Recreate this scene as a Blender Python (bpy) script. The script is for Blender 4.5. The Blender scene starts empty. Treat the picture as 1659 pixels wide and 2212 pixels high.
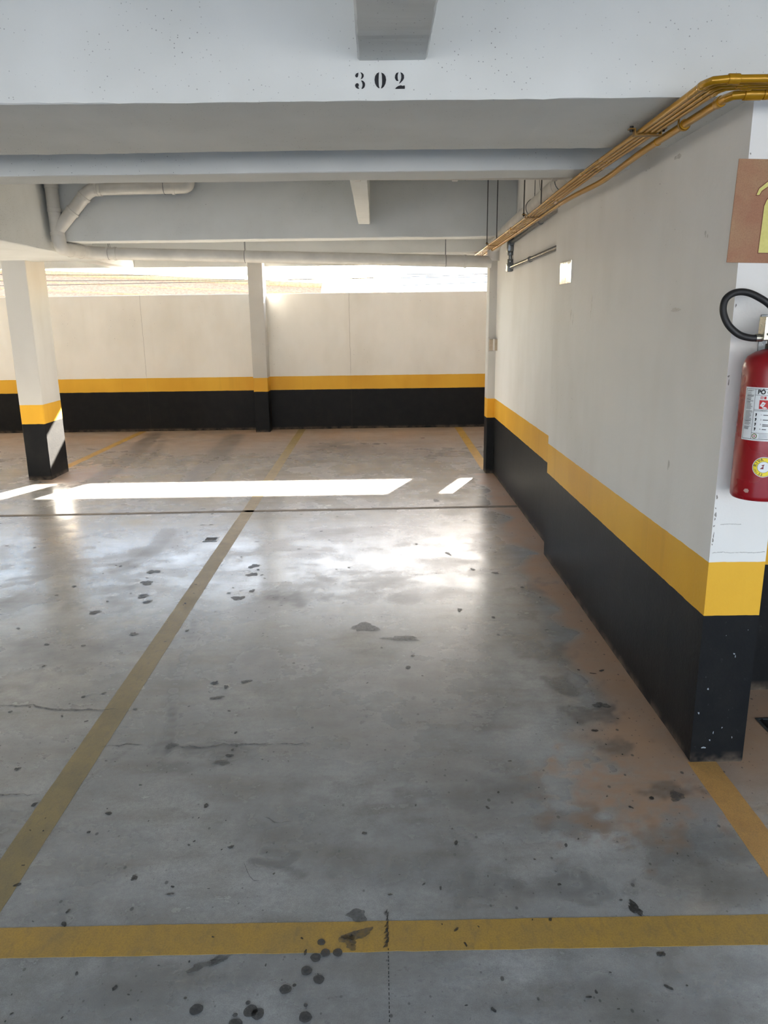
import bpy, bmesh, math, random
import numpy as np
from mathutils import Vector, Matrix

random.seed(7)
rng = np.random.default_rng(7)
scene = bpy.context.scene
col = scene.collection
PI = math.pi

# ------------------------------------------------------------------ camera
FPX = 1645.96
pitch, yaw, roll = 0.2510, 0.0057, -0.0131
fw = Vector((math.sin(yaw) * math.cos(pitch), math.cos(yaw) * math.cos(pitch), -math.sin(pitch)))
rt = Vector((math.cos(yaw), -math.sin(yaw), 0.0))
up = rt.cross(fw)
cr, sr = math.cos(roll), math.sin(roll)
rt, up = cr * rt + sr * up, -sr * rt + cr * up
cam_data = bpy.data.cameras.new('camera')
cam = bpy.data.objects.new('camera', cam_data)
col.objects.link(cam)
M = Matrix((rt, up, -fw)).transposed().to_4x4()
M.translation = Vector((0, 0, 1.6))
cam.matrix_world = M
cam_data.sensor_fit = 'VERTICAL'
cam_data.sensor_height = 24.0
cam_data.lens = 24.0 * FPX / 2212.0
cam_data.clip_start = 0.05
cam_data.clip_end = 1000
scene.camera = cam

# ------------------------------------------------------------------ light
SUN_DIR = Vector((0.40, 1.0, 0.523)).normalized()      # towards the sun
world = bpy.data.worlds.new('sky_world')
scene.world = world
world.use_nodes = True
wn, wl = world.node_tree.nodes, world.node_tree.links
wn.clear()
w_out = wn.new('ShaderNodeOutputWorld')
w_bg = wn.new('ShaderNodeBackground')
w_sky = wn.new('ShaderNodeTexSky')
w_sky.sky_type = 'NISHITA'
w_sky.sun_disc = False
w_sky.sun_elevation = math.asin(SUN_DIR.z)
w_sky.sun_rotation = math.atan2(SUN_DIR.x, SUN_DIR.y)
w_sky.altitude = 50
w_sky.air_density = 1.0
w_sky.dust_density = 1.2
w_sky.ozone_density = 0.3
w_bg.inputs['Strength'].default_value = 0.55
wl.new(w_sky.outputs[0], w_bg.inputs[0])
wl.new(w_bg.outputs[0], w_out.inputs[0])

sun_data = bpy.data.lights.new('sun', 'SUN')
sun_data.energy = 47.0
sun_data.color = (1.0, 0.91, 0.78)
sun_data.angle = math.radians(0.6)
sun = bpy.data.objects.new('sun', sun_data)
sun.rotation_euler = SUN_DIR.to_track_quat('Z', 'Y').to_euler()
sun.location = (8, 20, 12)
col.objects.link(sun)

# sampling portals in the two openings that let the sky in: they give off no light of their own
def sky_portal(loc, rot, sx, sy):
    d = bpy.data.lights.new('sky_portal', 'AREA')
    d.shape = 'RECTANGLE'; d.size = sx; d.size_y = sy
    d.cycles.is_portal = True
    o_ = bpy.data.objects.new('sky_portal', d)
    o_.location = loc; o_.rotation_euler = rot
    col.objects.link(o_)
sky_portal((0.75, 11.38, 2.12), (-PI / 2, 0, 0), 16.4, 0.36)
sky_portal((0.75, -5.52, 1.375), (PI / 2, 0, 0), 16.4, 2.75)

scene.view_settings.view_transform = 'Standard'
scene.view_settings.look = 'None'
scene.view_settings.gamma = 1.0
scene.view_settings.use_curve_mapping = False
scene.view_settings.exposure = 1.76
scene.cycles.use_denoising = True
scene.cycles.use_guiding = True
scene.cycles.use_volume_guiding = False
scene.cycles.use_light_tree = False
scene.cycles.max_bounces = 5
scene.cycles.diffuse_bounces = 4
scene.cycles.glossy_bounces = 3
scene.cycles.transparent_max_bounces = 6
scene.cycles.sample_clamp_indirect = 6.0

# ------------------------------------------------------------------ helpers
def srgb(r, g, b):
    f = lambda c: (c / 255 / 12.92) if c / 255 <= 0.04045 else ((c / 255 + 0.055) / 1.055) ** 2.4
    return (f(r), f(g), f(b), 1.0)

class NT:
    """small node-tree helper"""
    def __init__(self, name):
        self.m = bpy.data.materials.new(name)
        self.m.use_nodes = True
        self.t = self.m.node_tree
        self.t.nodes.clear()
        self.out = self.n('ShaderNodeOutputMaterial')
        self.b = self.n('ShaderNodeBsdfPrincipled')
        self.l(self.b.outputs[0], self.out.inputs[0])
    def n(self, typ, **kw):
        nd = self.t.nodes.new(typ)
        for k, v in kw.items():
            setattr(nd, k, v)
        return nd
    def l(self, a, b):
        self.t.links.new(a, b)
    def put(self, sock, v):
        if isinstance(v, bpy.types.NodeSocket):
            self.l(v, sock)
        elif v is not None:
            sock.default_value = v
    def math(self, op, a, b=None, c=None, clamp=False):
        nd = self.n('ShaderNodeMath', operation=op, use_clamp=clamp)
        self.put(nd.inputs[0], a)
        if b is not None: self.put(nd.inputs[1], b)
        if c is not None: self.put(nd.inputs[2], c)
        return nd.outputs[0]
    def mix(self, fac, a, b, blend='MIX'):
        nd = self.n('ShaderNodeMix', data_type='RGBA', blend_type=blend)
        self.put(nd.inputs['Factor'], fac)
        self.put(nd.inputs[6], a)
        self.put(nd.inputs[7], b)
        return nd.outputs[2]
    def mapr(self, v, f0, f1, t0=0.0, t1=1.0, smooth=False):
        nd = self.n('ShaderNodeMapRange')
        if smooth: nd.interpolation_type = 'SMOOTHSTEP'
        self.put(nd.inputs[0], v)
        for i, x in enumerate((f0, f1, t0, t1)):
            nd.inputs[i + 1].default_value = x
        return nd.outputs[0]
    def pos(self):
        if not hasattr(self, '_pos'):
            g = self.n('ShaderNodeNewGeometry')
            self._pos = g.outputs['Position']
        return self._pos
    def xyz(self):
        if not hasattr(self, '_xyz'):
            s = self.n('ShaderNodeSeparateXYZ')
            self.l(self.pos(), s.inputs[0])
            self._xyz = s.outputs
        return self._xyz
    def vec(self, scale=(1, 1, 1), loc=(0, 0, 0)):
        mp = self.n('ShaderNodeMapping')
        mp.inputs['Scale'].default_value = scale
        mp.inputs['Location'].default_value = loc
        self.l(self.pos(), mp.inputs[0])
        return mp.outputs[0]
    def noise(self, scale, detail=4, rough=0.55, vec=None, dist=0.0):
        nd = self.n('ShaderNodeTexNoise')
        nd.inputs['Scale'].default_value = scale
        nd.inputs['Detail'].default_value = detail
        nd.inputs['Roughness'].default_value = rough
        nd.inputs['Distortion'].default_value = dist
        self.l(vec if vec is not None else self.pos(), nd.inputs['Vector'])
        return nd.outputs['Fac']
    def voro(self, scale, vec=None, rand=1.0, feature='F1'):
        nd = self.n('ShaderNodeTexVoronoi', feature=feature)
        nd.inputs['Scale'].default_value = scale
        nd.inputs['Randomness'].default_value = rand
        self.l(vec if vec is not None else self.pos(), nd.inputs['Vector'])
        return nd
    def attr(self, name):
        a = self.n('ShaderNodeAttribute', attribute_name=name)
        return a.outputs['Fac']
    def bump(self, h, strength=0.3, dist=0.01):
        nd = self.n('ShaderNodeBump')
        nd.inputs['Strength'].default_value = strength
        nd.inputs['Distance'].default_value = dist
        self.l(h, nd.inputs['Height'])
        self.l(nd.outputs[0], self.b.inputs['Normal'])
    def base(self, c): self.put(self.b.inputs['Base Color'], c)
    def rough(self, v): self.put(self.b.inputs['Roughness'], v)
    def metal(self, v): self.put(self.b.inputs['Metallic'], v)

def simple(name, colr, rough=0.5, metal=0.0, var=0.08, scale=30.0, bump=0.0, spec=None):
    t = NT(name)
    nz = t.noise(scale, 2)
    c2 = tuple(max(0, x * (1 - var * 3)) for x in colr[:3]) + (1,)
    t.base(t.mix(t.mapr(nz, 0.35, 0.75), colr, c2))
    t.rough(t.mapr(nz, 0.3, 0.7, max(0.02, rough - 0.08), min(1, rough + 0.08)))
    t.metal(metal)
    if spec is not None: t.b.inputs['Specular IOR Level'].default_value = spec
    if bump: t.bump(nz, bump, 0.004)
    return t.m

# pits: small dark bug holes scattered in clusters on painted concrete
def pits(t, scale, size, mask, lo=0.5, hi=0.6):
    v = t.voro(scale)
    d = t.math('SUBTRACT', size, v.outputs['Distance'])
    rnd = t.n('ShaderNodeSeparateColor')
    t.l(v.outputs['Color'], rnd.inputs[0])
    d = t.math('SUBTRACT', d, t.math('MULTIPLY', rnd.outputs[0], size * 1.2))
    return t.math('MULTIPLY', t.mapr(d, 0.0, size * 0.25), t.mapr(mask, lo, hi), clamp=True)

WHITE = srgb(228, 227, 224)
def wall_mat(name, zb, zy, cracks=(), crack_axis=0, white=WHITE, chips=0.5):
    """plaster painted black to zb, yellow to zy and white above"""
    t = NT(name)
    x, y, z = t.xyz()
    mid = t.noise(9, 3, 0.65)
    zz = t.math('ADD', z, t.math('MULTIPLY', t.math('SUBTRACT', mid, 0.5), 0.008))
    big = t.noise(1.6, 3, 0.6, vec=t.vec((1, 1, 0.55)))
    streak = t.noise(7, 3, 0.6, vec=t.vec((1, 1, 0.05)))
    w2 = (white[0] * .90, white[1] * .89, white[2] * .87, 1)
    w3 = (white[0] * .86, white[1] * .83, white[2] * .78, 1)
    wc = t.mix(t.mapr(big, 0.42, 0.72), white, w2)
    wc = t.mix(t.math('MULTIPLY', t.mapr(streak, 0.58, 0.76), 0.16), wc, w3)
    pt = pits(t, 26, 0.11, big)
    wc = t.mix(t.math('MULTIPLY', pt, 0.75), wc, (0.12, 0.115, 0.11, 1))
    ye = t.mix(t.mapr(big, 0.35, 0.7), srgb(232, 180, 54), srgb(216, 160, 40))
    ye = t.mix(t.math('MULTIPLY', t.mapr(streak, 0.58, 0.74), 0.14), ye, srgb(150, 108, 40))
    bl = t.mix(t.mapr(mid, 0.4, 0.75), (0.0065, 0.007, 0.008, 1), (0.011, 0.011, 0.011, 1))
    # scuffs: pale chips and scratches, denser towards the floor
    sc = t.mapr(t.voro(70, t.vec((1, 1, 0.5))).outputs['Distance'], 0.05, 0.11, 1, 0)
    scm = t.math('MULTIPLY', t.mapr(mid, 0.52, 0.68), t.mapr(z, 0.0, 0.45, 1.0, 0.25))
    scr = t.mapr(t.noise(24, 4, 0.75, dist=1.5), 0.66, 0.78)
    sc = t.math('MAXIMUM', t.math('MULTIPLY', sc, scm), t.math('MULTIPLY', scr, 0.25))
    bl = t.mix(t.math('MULTIPLY', sc, chips, clamp=True), bl, (0.30, 0.31, 0.31, 1))
    dust = t.math('MULTIPLY', t.mapr(z, 0.0, 0.045, 1.0, 0.0), t.mapr(mid, 0.36, 0.62))
    bl = t.mix(t.math('MULTIPLY', dust, 0.6), bl, srgb(140, 122, 104))
    c = t.mix(t.math('GREATER_THAN', zz, zb), bl, ye)
    c = t.mix(t.math('GREATER_THAN', zz, zy), c, wc)
    for cx in cracks:
        wv = t.math('MULTIPLY', t.math('SUBTRACT', streak, 0.5), 0.02)
        wv = t.math('ADD', wv, t.math('MULTIPLY', t.math('SUBTRACT', mid, 0.5), 0.02))
        d = t.math('ABSOLUTE', t.math('SUBTRACT', t.math('ADD', (x, y)[crack_axis], wv), cx))
        k = t.math('MULTIPLY', t.mapr(d, 0.0015, 0.006, 1, 0), t.mapr(z, zy, zy + 0.05, 0.08, 0.34))
        c = t.mix(k, c, (0.16, 0.14, 0.12, 1))
    t.base(c)
    t.rough(t.mapr(t.math('GREATER_THAN', zz, zy), 0, 1, 0.5, 0.72))
    t.put(t.b.inputs['Specular IOR Level'], t.mapr(t.math('GREATER_THAN', zz, zb), 0, 1, 0.16, 0.3))
    t.bump(t.noise(45, 2, 0.7), 0.20, 0.004)
    return t.m

def beam_mat(name, white=srgb(222, 223, 220), pit=0.8):
    t = NT(name)
    big = t.noise(2.0, 3, 0.6)
    c = t.mix(t.mapr(big, 0.4, 0.7), white, (white[0] * .90, white[1] * .90, white[2] * .89, 1))
    p = t.math('MAXIMUM', pits(t, 85, 0.20, big, 0.42, 0.66), pits(t, 12, 0.045, big, 0.3, 0.5))
    c = t.mix(t.math('MULTIPLY', p, pit), c, (0.09, 0.09, 0.09, 1))
    t.base(c)
    t.rough(0.75)
    t.b.inputs['Specular IOR Level'].default_value = 0.3
    return t.m

def link(name, me, m=None, parent=None):
    o = bpy.data.objects.new(name, me)
    col.objects.link(o)
    if m is not None and len(me.materials) == 0: me.materials.append(m)
    if parent is not None: o.parent = parent
    return o

def from_bm(name, bm, m, parent=None, smooth=False):
    me = bpy.data.meshes.new(name)
    bmesh.ops.recalc_face_normals(bm, faces=bm.faces[:])
    bm.to_mesh(me); bm.free()
    if smooth:
        me.polygons.foreach_set('use_smooth', [True] * len(me.polygons))
        me.set_sharp_from_angle(angle=math.radians(40))
    return link(name, me, m, parent)

def tag(o, label=None, cat=None, group=None, kind=None):
    if label: o['label'] = label
    if cat: o['category'] = cat
    if group: o['group'] = group
    if kind: o['kind'] = kind
    return o

def empty(name, loc):
    o = bpy.data.objects.new(name, None)
    o.empty_display_size = 0.05
    o.location = loc
    col.objects.link(o)
    return o

def add_box(bm, x0, x1, y0, y1, z0, z1, bev=0.0, mat=None):
    vs = [bm.verts.new(v) for v in ((x0, y0, z0), (x1, y0, z0), (x1, y1, z0), (x0, y1, z0),
                                    (x0, y0, z1), (x1, y0, z1), (x1, y1, z1), (x0, y1, z1))]
    fs = [bm.faces.new([vs[i] for i in f]) for f in ((0, 3, 2, 1), (4, 5, 6, 7), (0, 1, 5, 4), (1, 2, 6, 5), (2, 3, 7, 6), (3, 0, 4, 7))]
    if mat is not None:
        bmesh.ops.transform(bm, matrix=mat, verts=vs)
    if bev:
        es = list({e for f in fs for e in f.edges})
        bmesh.ops.bevel(bm, geom=es, offset=bev, segments=2, affect='EDGES', profile=0.5)

def box(name, x0, x1, y0, y1, z0, z1, m, parent=None, bev=0.0):
    bm = bmesh.new()
    add_box(bm, x0, x1, y0, y1, z0, z1, bev)
    return from_bm(name, bm, m, parent)

def rough_bar(name, axis, a0, a1, b0, b1, z0, z1, m, step=0.05, jit=0.0025, parent=None, ch=0.006, top=True):
    """a concrete bar along axis (0 = x, 1 = y, 2 = z) with slightly worn, wandering arrises.
    b and z are the cross-section (for axis 2: b = x range, z = y range)."""
    n = max(1, int((a1 - a0) / step))
    ring = [(b0 + ch, z0), (b1 - ch, z0), (b1, z0 + ch), (b1, z1 - ch), (b1 - ch, z1), (b0 + ch, z1), (b0, z1 - ch), (b0, z0 + ch)]
    k = len(ring)
    wob = [np.cumsum(rng.normal(0, jit * 0.35, n + 1)) for _ in range(8)]
    wob = [w - np.linspace(w[0], w[-1], n + 1) for w in wob]
    wob = [np.clip(w, -3 * jit, 3 * jit) + rng.normal(0, jit * 0.3, n + 1) for w in wob]
    vs, fs = [], []
    for i in range(n + 1):
        a = a0 + (a1 - a0) * i / n
        for j, (b, z) in enumerate(ring):
            e = (0, 1, 1, 2, 2, 3, 3, 0)[j]
            if not (i == 0 or i == n):
                b2, z2 = b + np.clip(wob[e * 2][i], -.0015, .0015) * (1 if j in (0, 1, 4, 5) else 0.4), z + wob[e * 2 + 1][i] * (1 if j in (2, 3, 6, 7) else 0.4)
            else: b2, z2 = b, z
            vs.append({0: (a, b2, z2), 1: (b2, a, z2), 2: (b2, z2, a)}[axis])
    for i in range(n):
        for j in range(k):
            fs.append((i * k + j, i * k + (j + 1) % k, (i + 1) * k + (j + 1) % k, (i + 1) * k + j))
    fs.append(tuple(range(k))); fs.append(tuple(n * k + j for j in range(k)))
    bm = bmesh.new()
    bv = [bm.verts.new(v) for v in vs]
    for f in fs: bm.faces.new([bv[i] for i in f])
    return from_bm(name, bm, m, parent)

def fillet(pts, r, seg=6):
    """round the corners of a polyline"""
    pts = [Vector(p) for p in pts]
    out = [pts[0]]
    for i in range(1, len(pts) - 1):
        p, a, b = pts[i], pts[i - 1], pts[i + 1]
        d1, d2 = (a - p).normalized(), (b - p).normalized()
        rr = min(r, (a - p).length * 0.49, (b - p).length * 0.49)
        q1, q2 = p + d1 * rr, p + d2 * rr
        for k in range(seg + 1):
            t = k / seg
            out.append((1 - t) ** 2 * q1 + 2 * t * (1 - t) * p + t * t * q2)
    out.append(pts[-1])
    return out

def smooth_path(pts, per=8):
    """Catmull-Rom"""
    P = [Vector(p) for p in pts]
    P = [2 * P[0] - P[1]] + P + [2 * P[-1] - P[-2]]
    out = []
    for i in range(1, len(P) - 2):
        for k in range(per):
            t = k / per
            a, b, c, d = P[i - 1], P[i], P[i + 1], P[i + 2]
            out.append(0.5 * ((2 * b) + (c - a) * t + (2 * a - 5 * b + 4 * c - d) * t * t + (3 * b - a - 3 * c + d) * t ** 3))
    out.append(P[-2])
    return out

def add_tube(bm, pts, r, seg=16, cap=True):
    pts = [Vector(p) for p in pts]
    n = len(pts)
    rs = r if isinstance(r, (list, tuple)) else [r] * n
    tans = [(pts[min(i + 1, n - 1)] - pts[max(i - 1, 0)]).normalized() for i in range(n)]
    ref = Vector((0, 0, 1)) if abs(tans[0].z) < 0.9 else Vector((1, 0, 0))
    u = tans[0].cross(ref).normalized()
    rings = []
    for i in range(n):
        t = tans[i]
        u = (u - t * u.dot(t)).normalized()
        v = t.cross(u)
        rings.append([bm.verts.new(pts[i] + (u * math.cos(2 * PI * k / seg) + v * math.sin(2 * PI * k / seg)) * rs[i]) for k in range(seg)])
    for i in range(n - 1):
        for k in range(seg):
            bm.faces.new((rings[i][k], rings[i][(k + 1) % seg], rings[i + 1][(k + 1) % seg], rings[i + 1][k]))
    if cap:
        bm.faces.new(rings[0][::-1]); bm.faces.new(rings[-1])

def tube(name, pts, r, m, parent=None, seg=16):
    bm = bmesh.new()
    add_tube(bm, pts, r, seg)
    return from_bm(name, bm, m, parent, smooth=True)

def collar(parent, name, m, p, d, r, w, seg=18):
    """a socket rim around a pipe at p along d, a part of its own"""
    p, d = Vector(p), Vector(d).normalized()
    o_ = tube(name, [p - d * w / 2, p - d * w * .45, p + d * w * .45, p + d * w / 2], [r * .96, r, r, r * .96], m, None, seg)
    return part(o_, parent)

def part(o_, parent):
    o_.parent = parent
    o_.matrix_parent_inverse = Matrix.Translation(-Vector(parent.location))
    return o_

def lathe(name, prof, m, parent, seg=40, center=(0, 0)):
    bm = bmesh.new()
    rings = []
    for r, z in prof:
        if r < 1e-5: rings.append([bm.verts.new((center[0], center[1], z))])
        else: rings.append([bm.verts.new((center[0] + r * math.cos(2 * PI * k / seg), center[1] + r * math.sin(2 * PI * k / seg), z)) for k in range(seg)])
    for a, b in zip(rings[:-1], rings[1:]):
        for k in range(seg):
            if len(a) == 1 and len(b) == 1: continue
            if len(a) == 1: bm.faces.new((a[0], b[k], b[(k + 1) % seg]))
            elif len(b) == 1: bm.faces.new((a[k], a[(k + 1) % seg], b[0]))
            else: bm.faces.new((a[k], a[(k + 1) % seg], b[(k + 1) % seg], b[k]))
    return from_bm(name, bm, m, parent, smooth=True)

def poly_prism(bm, pts2d, place, depth):
    """extrude a 2-D outline; place(s, t, d) maps to 3-D"""
    lo = [bm.verts.new(place(s, t, 0)) for s, t in pts2d]
    hi = [bm.verts.new(place(s, t, depth)) for s, t in pts2d]
    n = len(lo)
    try:
        bm.faces.new(hi); bm.faces.new(lo[::-1])
    except ValueError: pass
    for i in range(n): bm.faces.new((lo[i], lo[(i + 1) % n], hi[(i + 1) % n], hi[i]))

def text_polys(s, size):
    """mesh triangles of a text string in the default font: (verts2d, faces)"""
    cu = bpy.data.curves.new('lettering', 'FONT')
    cu.body = s; cu.size = size; cu.resolution_u = 3
    ob = bpy.data.objects.new('lettering', cu)
    col.objects.link(ob)
    dg = bpy.context.evaluated_depsgraph_get()
    me = bpy.data.meshes.new_from_object(ob.evaluated_get(dg))
    v = [(p.co.x, p.co.y) for p in me.vertices]
    f = [tuple(p.vertices) for p in me.polygons]
    bpy.data.objects.remove(ob); bpy.data.curves.remove(cu); bpy.data.meshes.remove(me)
    return v, f

# ------------------------------------------------------------------ materials
M_near = wall_mat('wall_paint_near', 0.575, 0.771, cracks=(), chips=0.75)
M_far = wall_mat('wall_paint_far', 0.588, 0.779, chips=0.3)
M_rear = wall_mat('wall_paint_rear', 0.580, 0.776, white=srgb(240, 237, 230), cracks=(-3.36, -0.39, -5.9, 3.1), chips=0.25)
M_pillar = wall_mat('pillar_paint', 0.582, 0.777, white=srgb(204, 202, 197), chips=0.35)
M_beam = beam_mat('beam_paint')
M_slab = beam_mat('slab_paint', srgb(196, 197, 197), pit=0.5)
M_pvc = simple('white_pvc', srgb(214, 210, 202), 0.42, var=0.05, scale=8)
M_cond = simple('yellow_conduit_paint', srgb(180, 132, 18), 0.28, metal=0.3, var=0.02, scale=2)
M_brk = simple('bracket_paint', srgb(150, 108, 30), 0.45, var=0.15, scale=40)
M_galv = simple('galvanised_steel', srgb(120, 124, 126), 0.34, metal=0.85, var=0.10, scale=45)
M_rod = simple('threaded_rod_steel', srgb(96, 94, 90), 0.45, metal=0.7, var=0.1)
M_dark = simple('dark_metal', srgb(38, 36, 34), 0.5, metal=0.3)
M_beige = simple('beige_plastic', srgb(186, 170, 148), 0.5, var=0.06)
M_red = simple('red_enamel', srgb(142, 14, 24), 0.3, var=0.015, scale=12)
M_rubber = simple('black_rubber', (0.012, 0.012, 0.013, 1), 0.5, var=0.05)
M_chrome = simple('valve_metal', srgb(190, 186, 172), 0.28, metal=0.9, var=0.08, scale=50)
M_paper = simple('label_white', srgb(226, 230, 232), 0.38, var=0.02)
M_ink = simple('ink_black', (0.012, 0.013, 0.016, 1), 0.5, var=0.02)
M_inkg = simple('ink_grey', srgb(120, 124, 126), 0.5, var=0.02)
M_inkp = simple('ink_pale_grey', srgb(190, 194, 196), 0.5, var=0.02)
M_inkr = simple('ink_red', srgb(190, 30, 34), 0.45, var=0.02)
M_inky = simple('ink_yellow', srgb(236, 214, 30), 0.4, var=0.02)
M_inkgr = simple('ink_olive', srgb(120, 116, 60), 0.45, var=0.02)
M_stencil = simple('stencil_ink', srgb(30, 31, 36), 0.75, var=0.12, scale=60)
M_plate = NT('polished_plate')
M_plate.base(srgb(232, 230, 226)); M_plate.metal(0.95)
M_plate.rough(0.07)
M_plate.bump(M_plate.noise(14, 3, 0.5, vec=M_plate.vec((1, 1, 0.35))), 0.12, 0.02)
M_plate = M_plate.m
t = NT('sign_brown')
nz = t.noise(7, 4); fz = t.noise(260, 2)
c = t.mix(t.mapr(nz, 0.38, 0.66), srgb(154, 106, 76), srgb(164, 130, 94))
c = t.mix(t.math('MULTIPLY', t.mapr(fz, 0.4, 0.7), 0.35), c, srgb(120, 78, 54))
t.base(c); t.rough(0.55); M_sign = t.m
M_signy = simple('sign_pale_yellow', srgb(212, 204, 116), 0.5, var=0.03, scale=120)
M_signr = simple('sign_outline_brown', srgb(112, 52, 30), 0.5, var=0.03)

# ---------------- floor material
t = NT('polished_concrete')
x, y, z = t.xyz()
dk, wm, gl = t.attr('dark'), t.attr('warm'), t.attr('dull')
n2 = t.noise(2.4, 6, 0.60)
n3 = t.noise(55, 4, 0.8)
n4 = t.noise(330, 1, 0.6)
sw = t.noise(3.0, 5, 0.60, vec=t.vec((0.8, 2.6, 1)))        # trowel and wiping streaks
c = t.mix(t.mapr(n2, 0.32, 0.72), srgb(200, 199, 196), srgb(142, 141, 138))
c = t.mix(t.math('MULTIPLY', t.mapr(sw, 0.46, 0.74), 0.6), c, srgb(136, 126, 112))
c = t.mix(t.math('MULTIPLY', t.mapr(n3, 0.35, 0.75), 0.42), c, srgb(118, 118, 116))
c = t.mix(t.math('MULTIPLY', t.mapr(n4, 0.3, 0.75), 0.38), c, srgb(116, 116, 114))
dirt = t.noise(1.3, 8, 0.72, vec=t.vec((1, 1.5, 1), (7, 2, 0)))
c = t.mix(t.math('MULTIPLY', t.mapr(dirt, 0.52, 0.74), 0.65), c, srgb(96, 92, 86))
c = t.mix(t.math('MULTIPLY', wm, 0.9, clamp=True), c, srgb(182, 146, 115))
c = t.mix(t.math('MULTIPLY', dk, 0.9, clamp=True), c, srgb(74, 73, 71))
# chips and specks
v1 = t.voro(14, t.vec((1.0, 0.7, 1))); v1.voronoi_dimensions = '2D'
sp = t.n('ShaderNodeSeparateColor'); t.l(v1.outputs['Color'], sp.inputs[0])
s1 = t.mapr(t.math('ADD', v1.outputs['Distance'], t.math('MULTIPLY', sp.outputs[0], 0.22)), 0.065, 0.10, 1, 0)
v2 = t.voro(38, t.vec((1.0, 0.8, 1), (3, 1, 0))); v2.voronoi_dimensions = '2D'
sp2 = t.n('ShaderNodeSeparateColor'); t.l(v2.outputs['Color'], sp2.inputs[0])
s2 = t.mapr(t.math('ADD', v2.outputs['Distance'], t.math('MULTIPLY', sp2.outputs[0], 0.40)), 0.09, 0.14, 1, 0)
s3 = t.mapr(t.noise(11, 5, 0.82, vec=t.vec((0.55, 1.9, 1))), 0.655, 0.70)  # flaked dark marks
spk = t.math('MAXIMUM', s1, t.math('MAXIMUM', t.math('MULTIPLY', s2, 0.8), t.math('MULTIPLY', s3, 0.75)))
c = t.mix(t.math('MULTIPLY', spk, 0.75), c, srgb(64, 62, 60))
t.base(c)
r = t.mapr(n2, 0.32, 0.72, 0.15, 0.32)
r = t.math('ADD', r, t.math('MULTIPLY', t.mapr(dirt, 0.5, 0.72), 0.12))
r = t.math('ADD', r, t.math('MULTIPLY', t.math('MAXIMUM', t.math('MAXIMUM', gl, wm), spk), 0.25), clamp=True)
t.rough(r)
t.b.inputs['Specular IOR Level'].default_value = 0.9
t.bump(t.noise(30, 3, 0.8), 0.10, 0.004)
M_floor = t.m

def line_mat(name, a, b, wear=0.35, r0=0.34, r1=0.5):
    t = NT(name)
    n1 = t.noise(6, 4, 0.68); n2 = t.noise(45, 3, 0.7, vec=t.vec((1, 0.4, 1)))
    c = t.mix(t.mapr(n1, 0.36, 0.7), a, b)
    c = t.mix(t.math('MULTIPLY', t.mapr(n2, 0.5, 0.75), wear), c, srgb(112, 104, 88))
    c = t.mix(t.math('MULTIPLY', t.mapr(t.noise(230, 2), 0.4, 0.7), 0.25), c, srgb(96, 80, 48))
    t.base(c)
    t.rough(t.mapr(n1, 0.35, 0.7, r0, r1))
    t.bump(n2, 0.12, 0.003)
    return t.m
M_line = line_mat('floor_line_yellow', srgb(198, 156, 70), srgb(176, 142, 76))
M_lineold = line_mat('floor_line_worn', srgb(160, 138, 86), srgb(142, 126, 90), 0.5, 0.42, 0.55)
M_linenew = line_mat('floor_line_fresh', srgb(214, 164, 96), srgb(202, 152, 88), 0.2)

def stain_mat(name, colr, alpha, soft=0.25, rough=0.45):
    """a stain soaked into the floor: patchy and partly see-through"""
    t = NT(name)
    n1 = t.noise(70, 5, 0.7)
    t.base(colr); t.rough(rough)
    t.put(t.b.inputs['Alpha'], t.mapr(n1, 0.3, 0.7, alpha * (1 - soft), min(1, alpha * (1 + soft))))
    return t.m
M_drip = stain_mat('dried_drip', srgb(70, 69, 68), 0.78)
M_oil = stain_mat('oil_spot', srgb(46, 45, 43), 0.75, 0.35)
M_smudge = stain_mat('grey_smudge', srgb(82, 80, 78), 0.5, 0.6)
M_crack = stain_mat('floor_crack', srgb(74, 74, 76), 0.6, 0.6)
M_joint = line_mat('joint_filler', srgb(124, 112, 98), srgb(106, 96, 84), 0.4, 0.6, 0.75)

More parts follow.
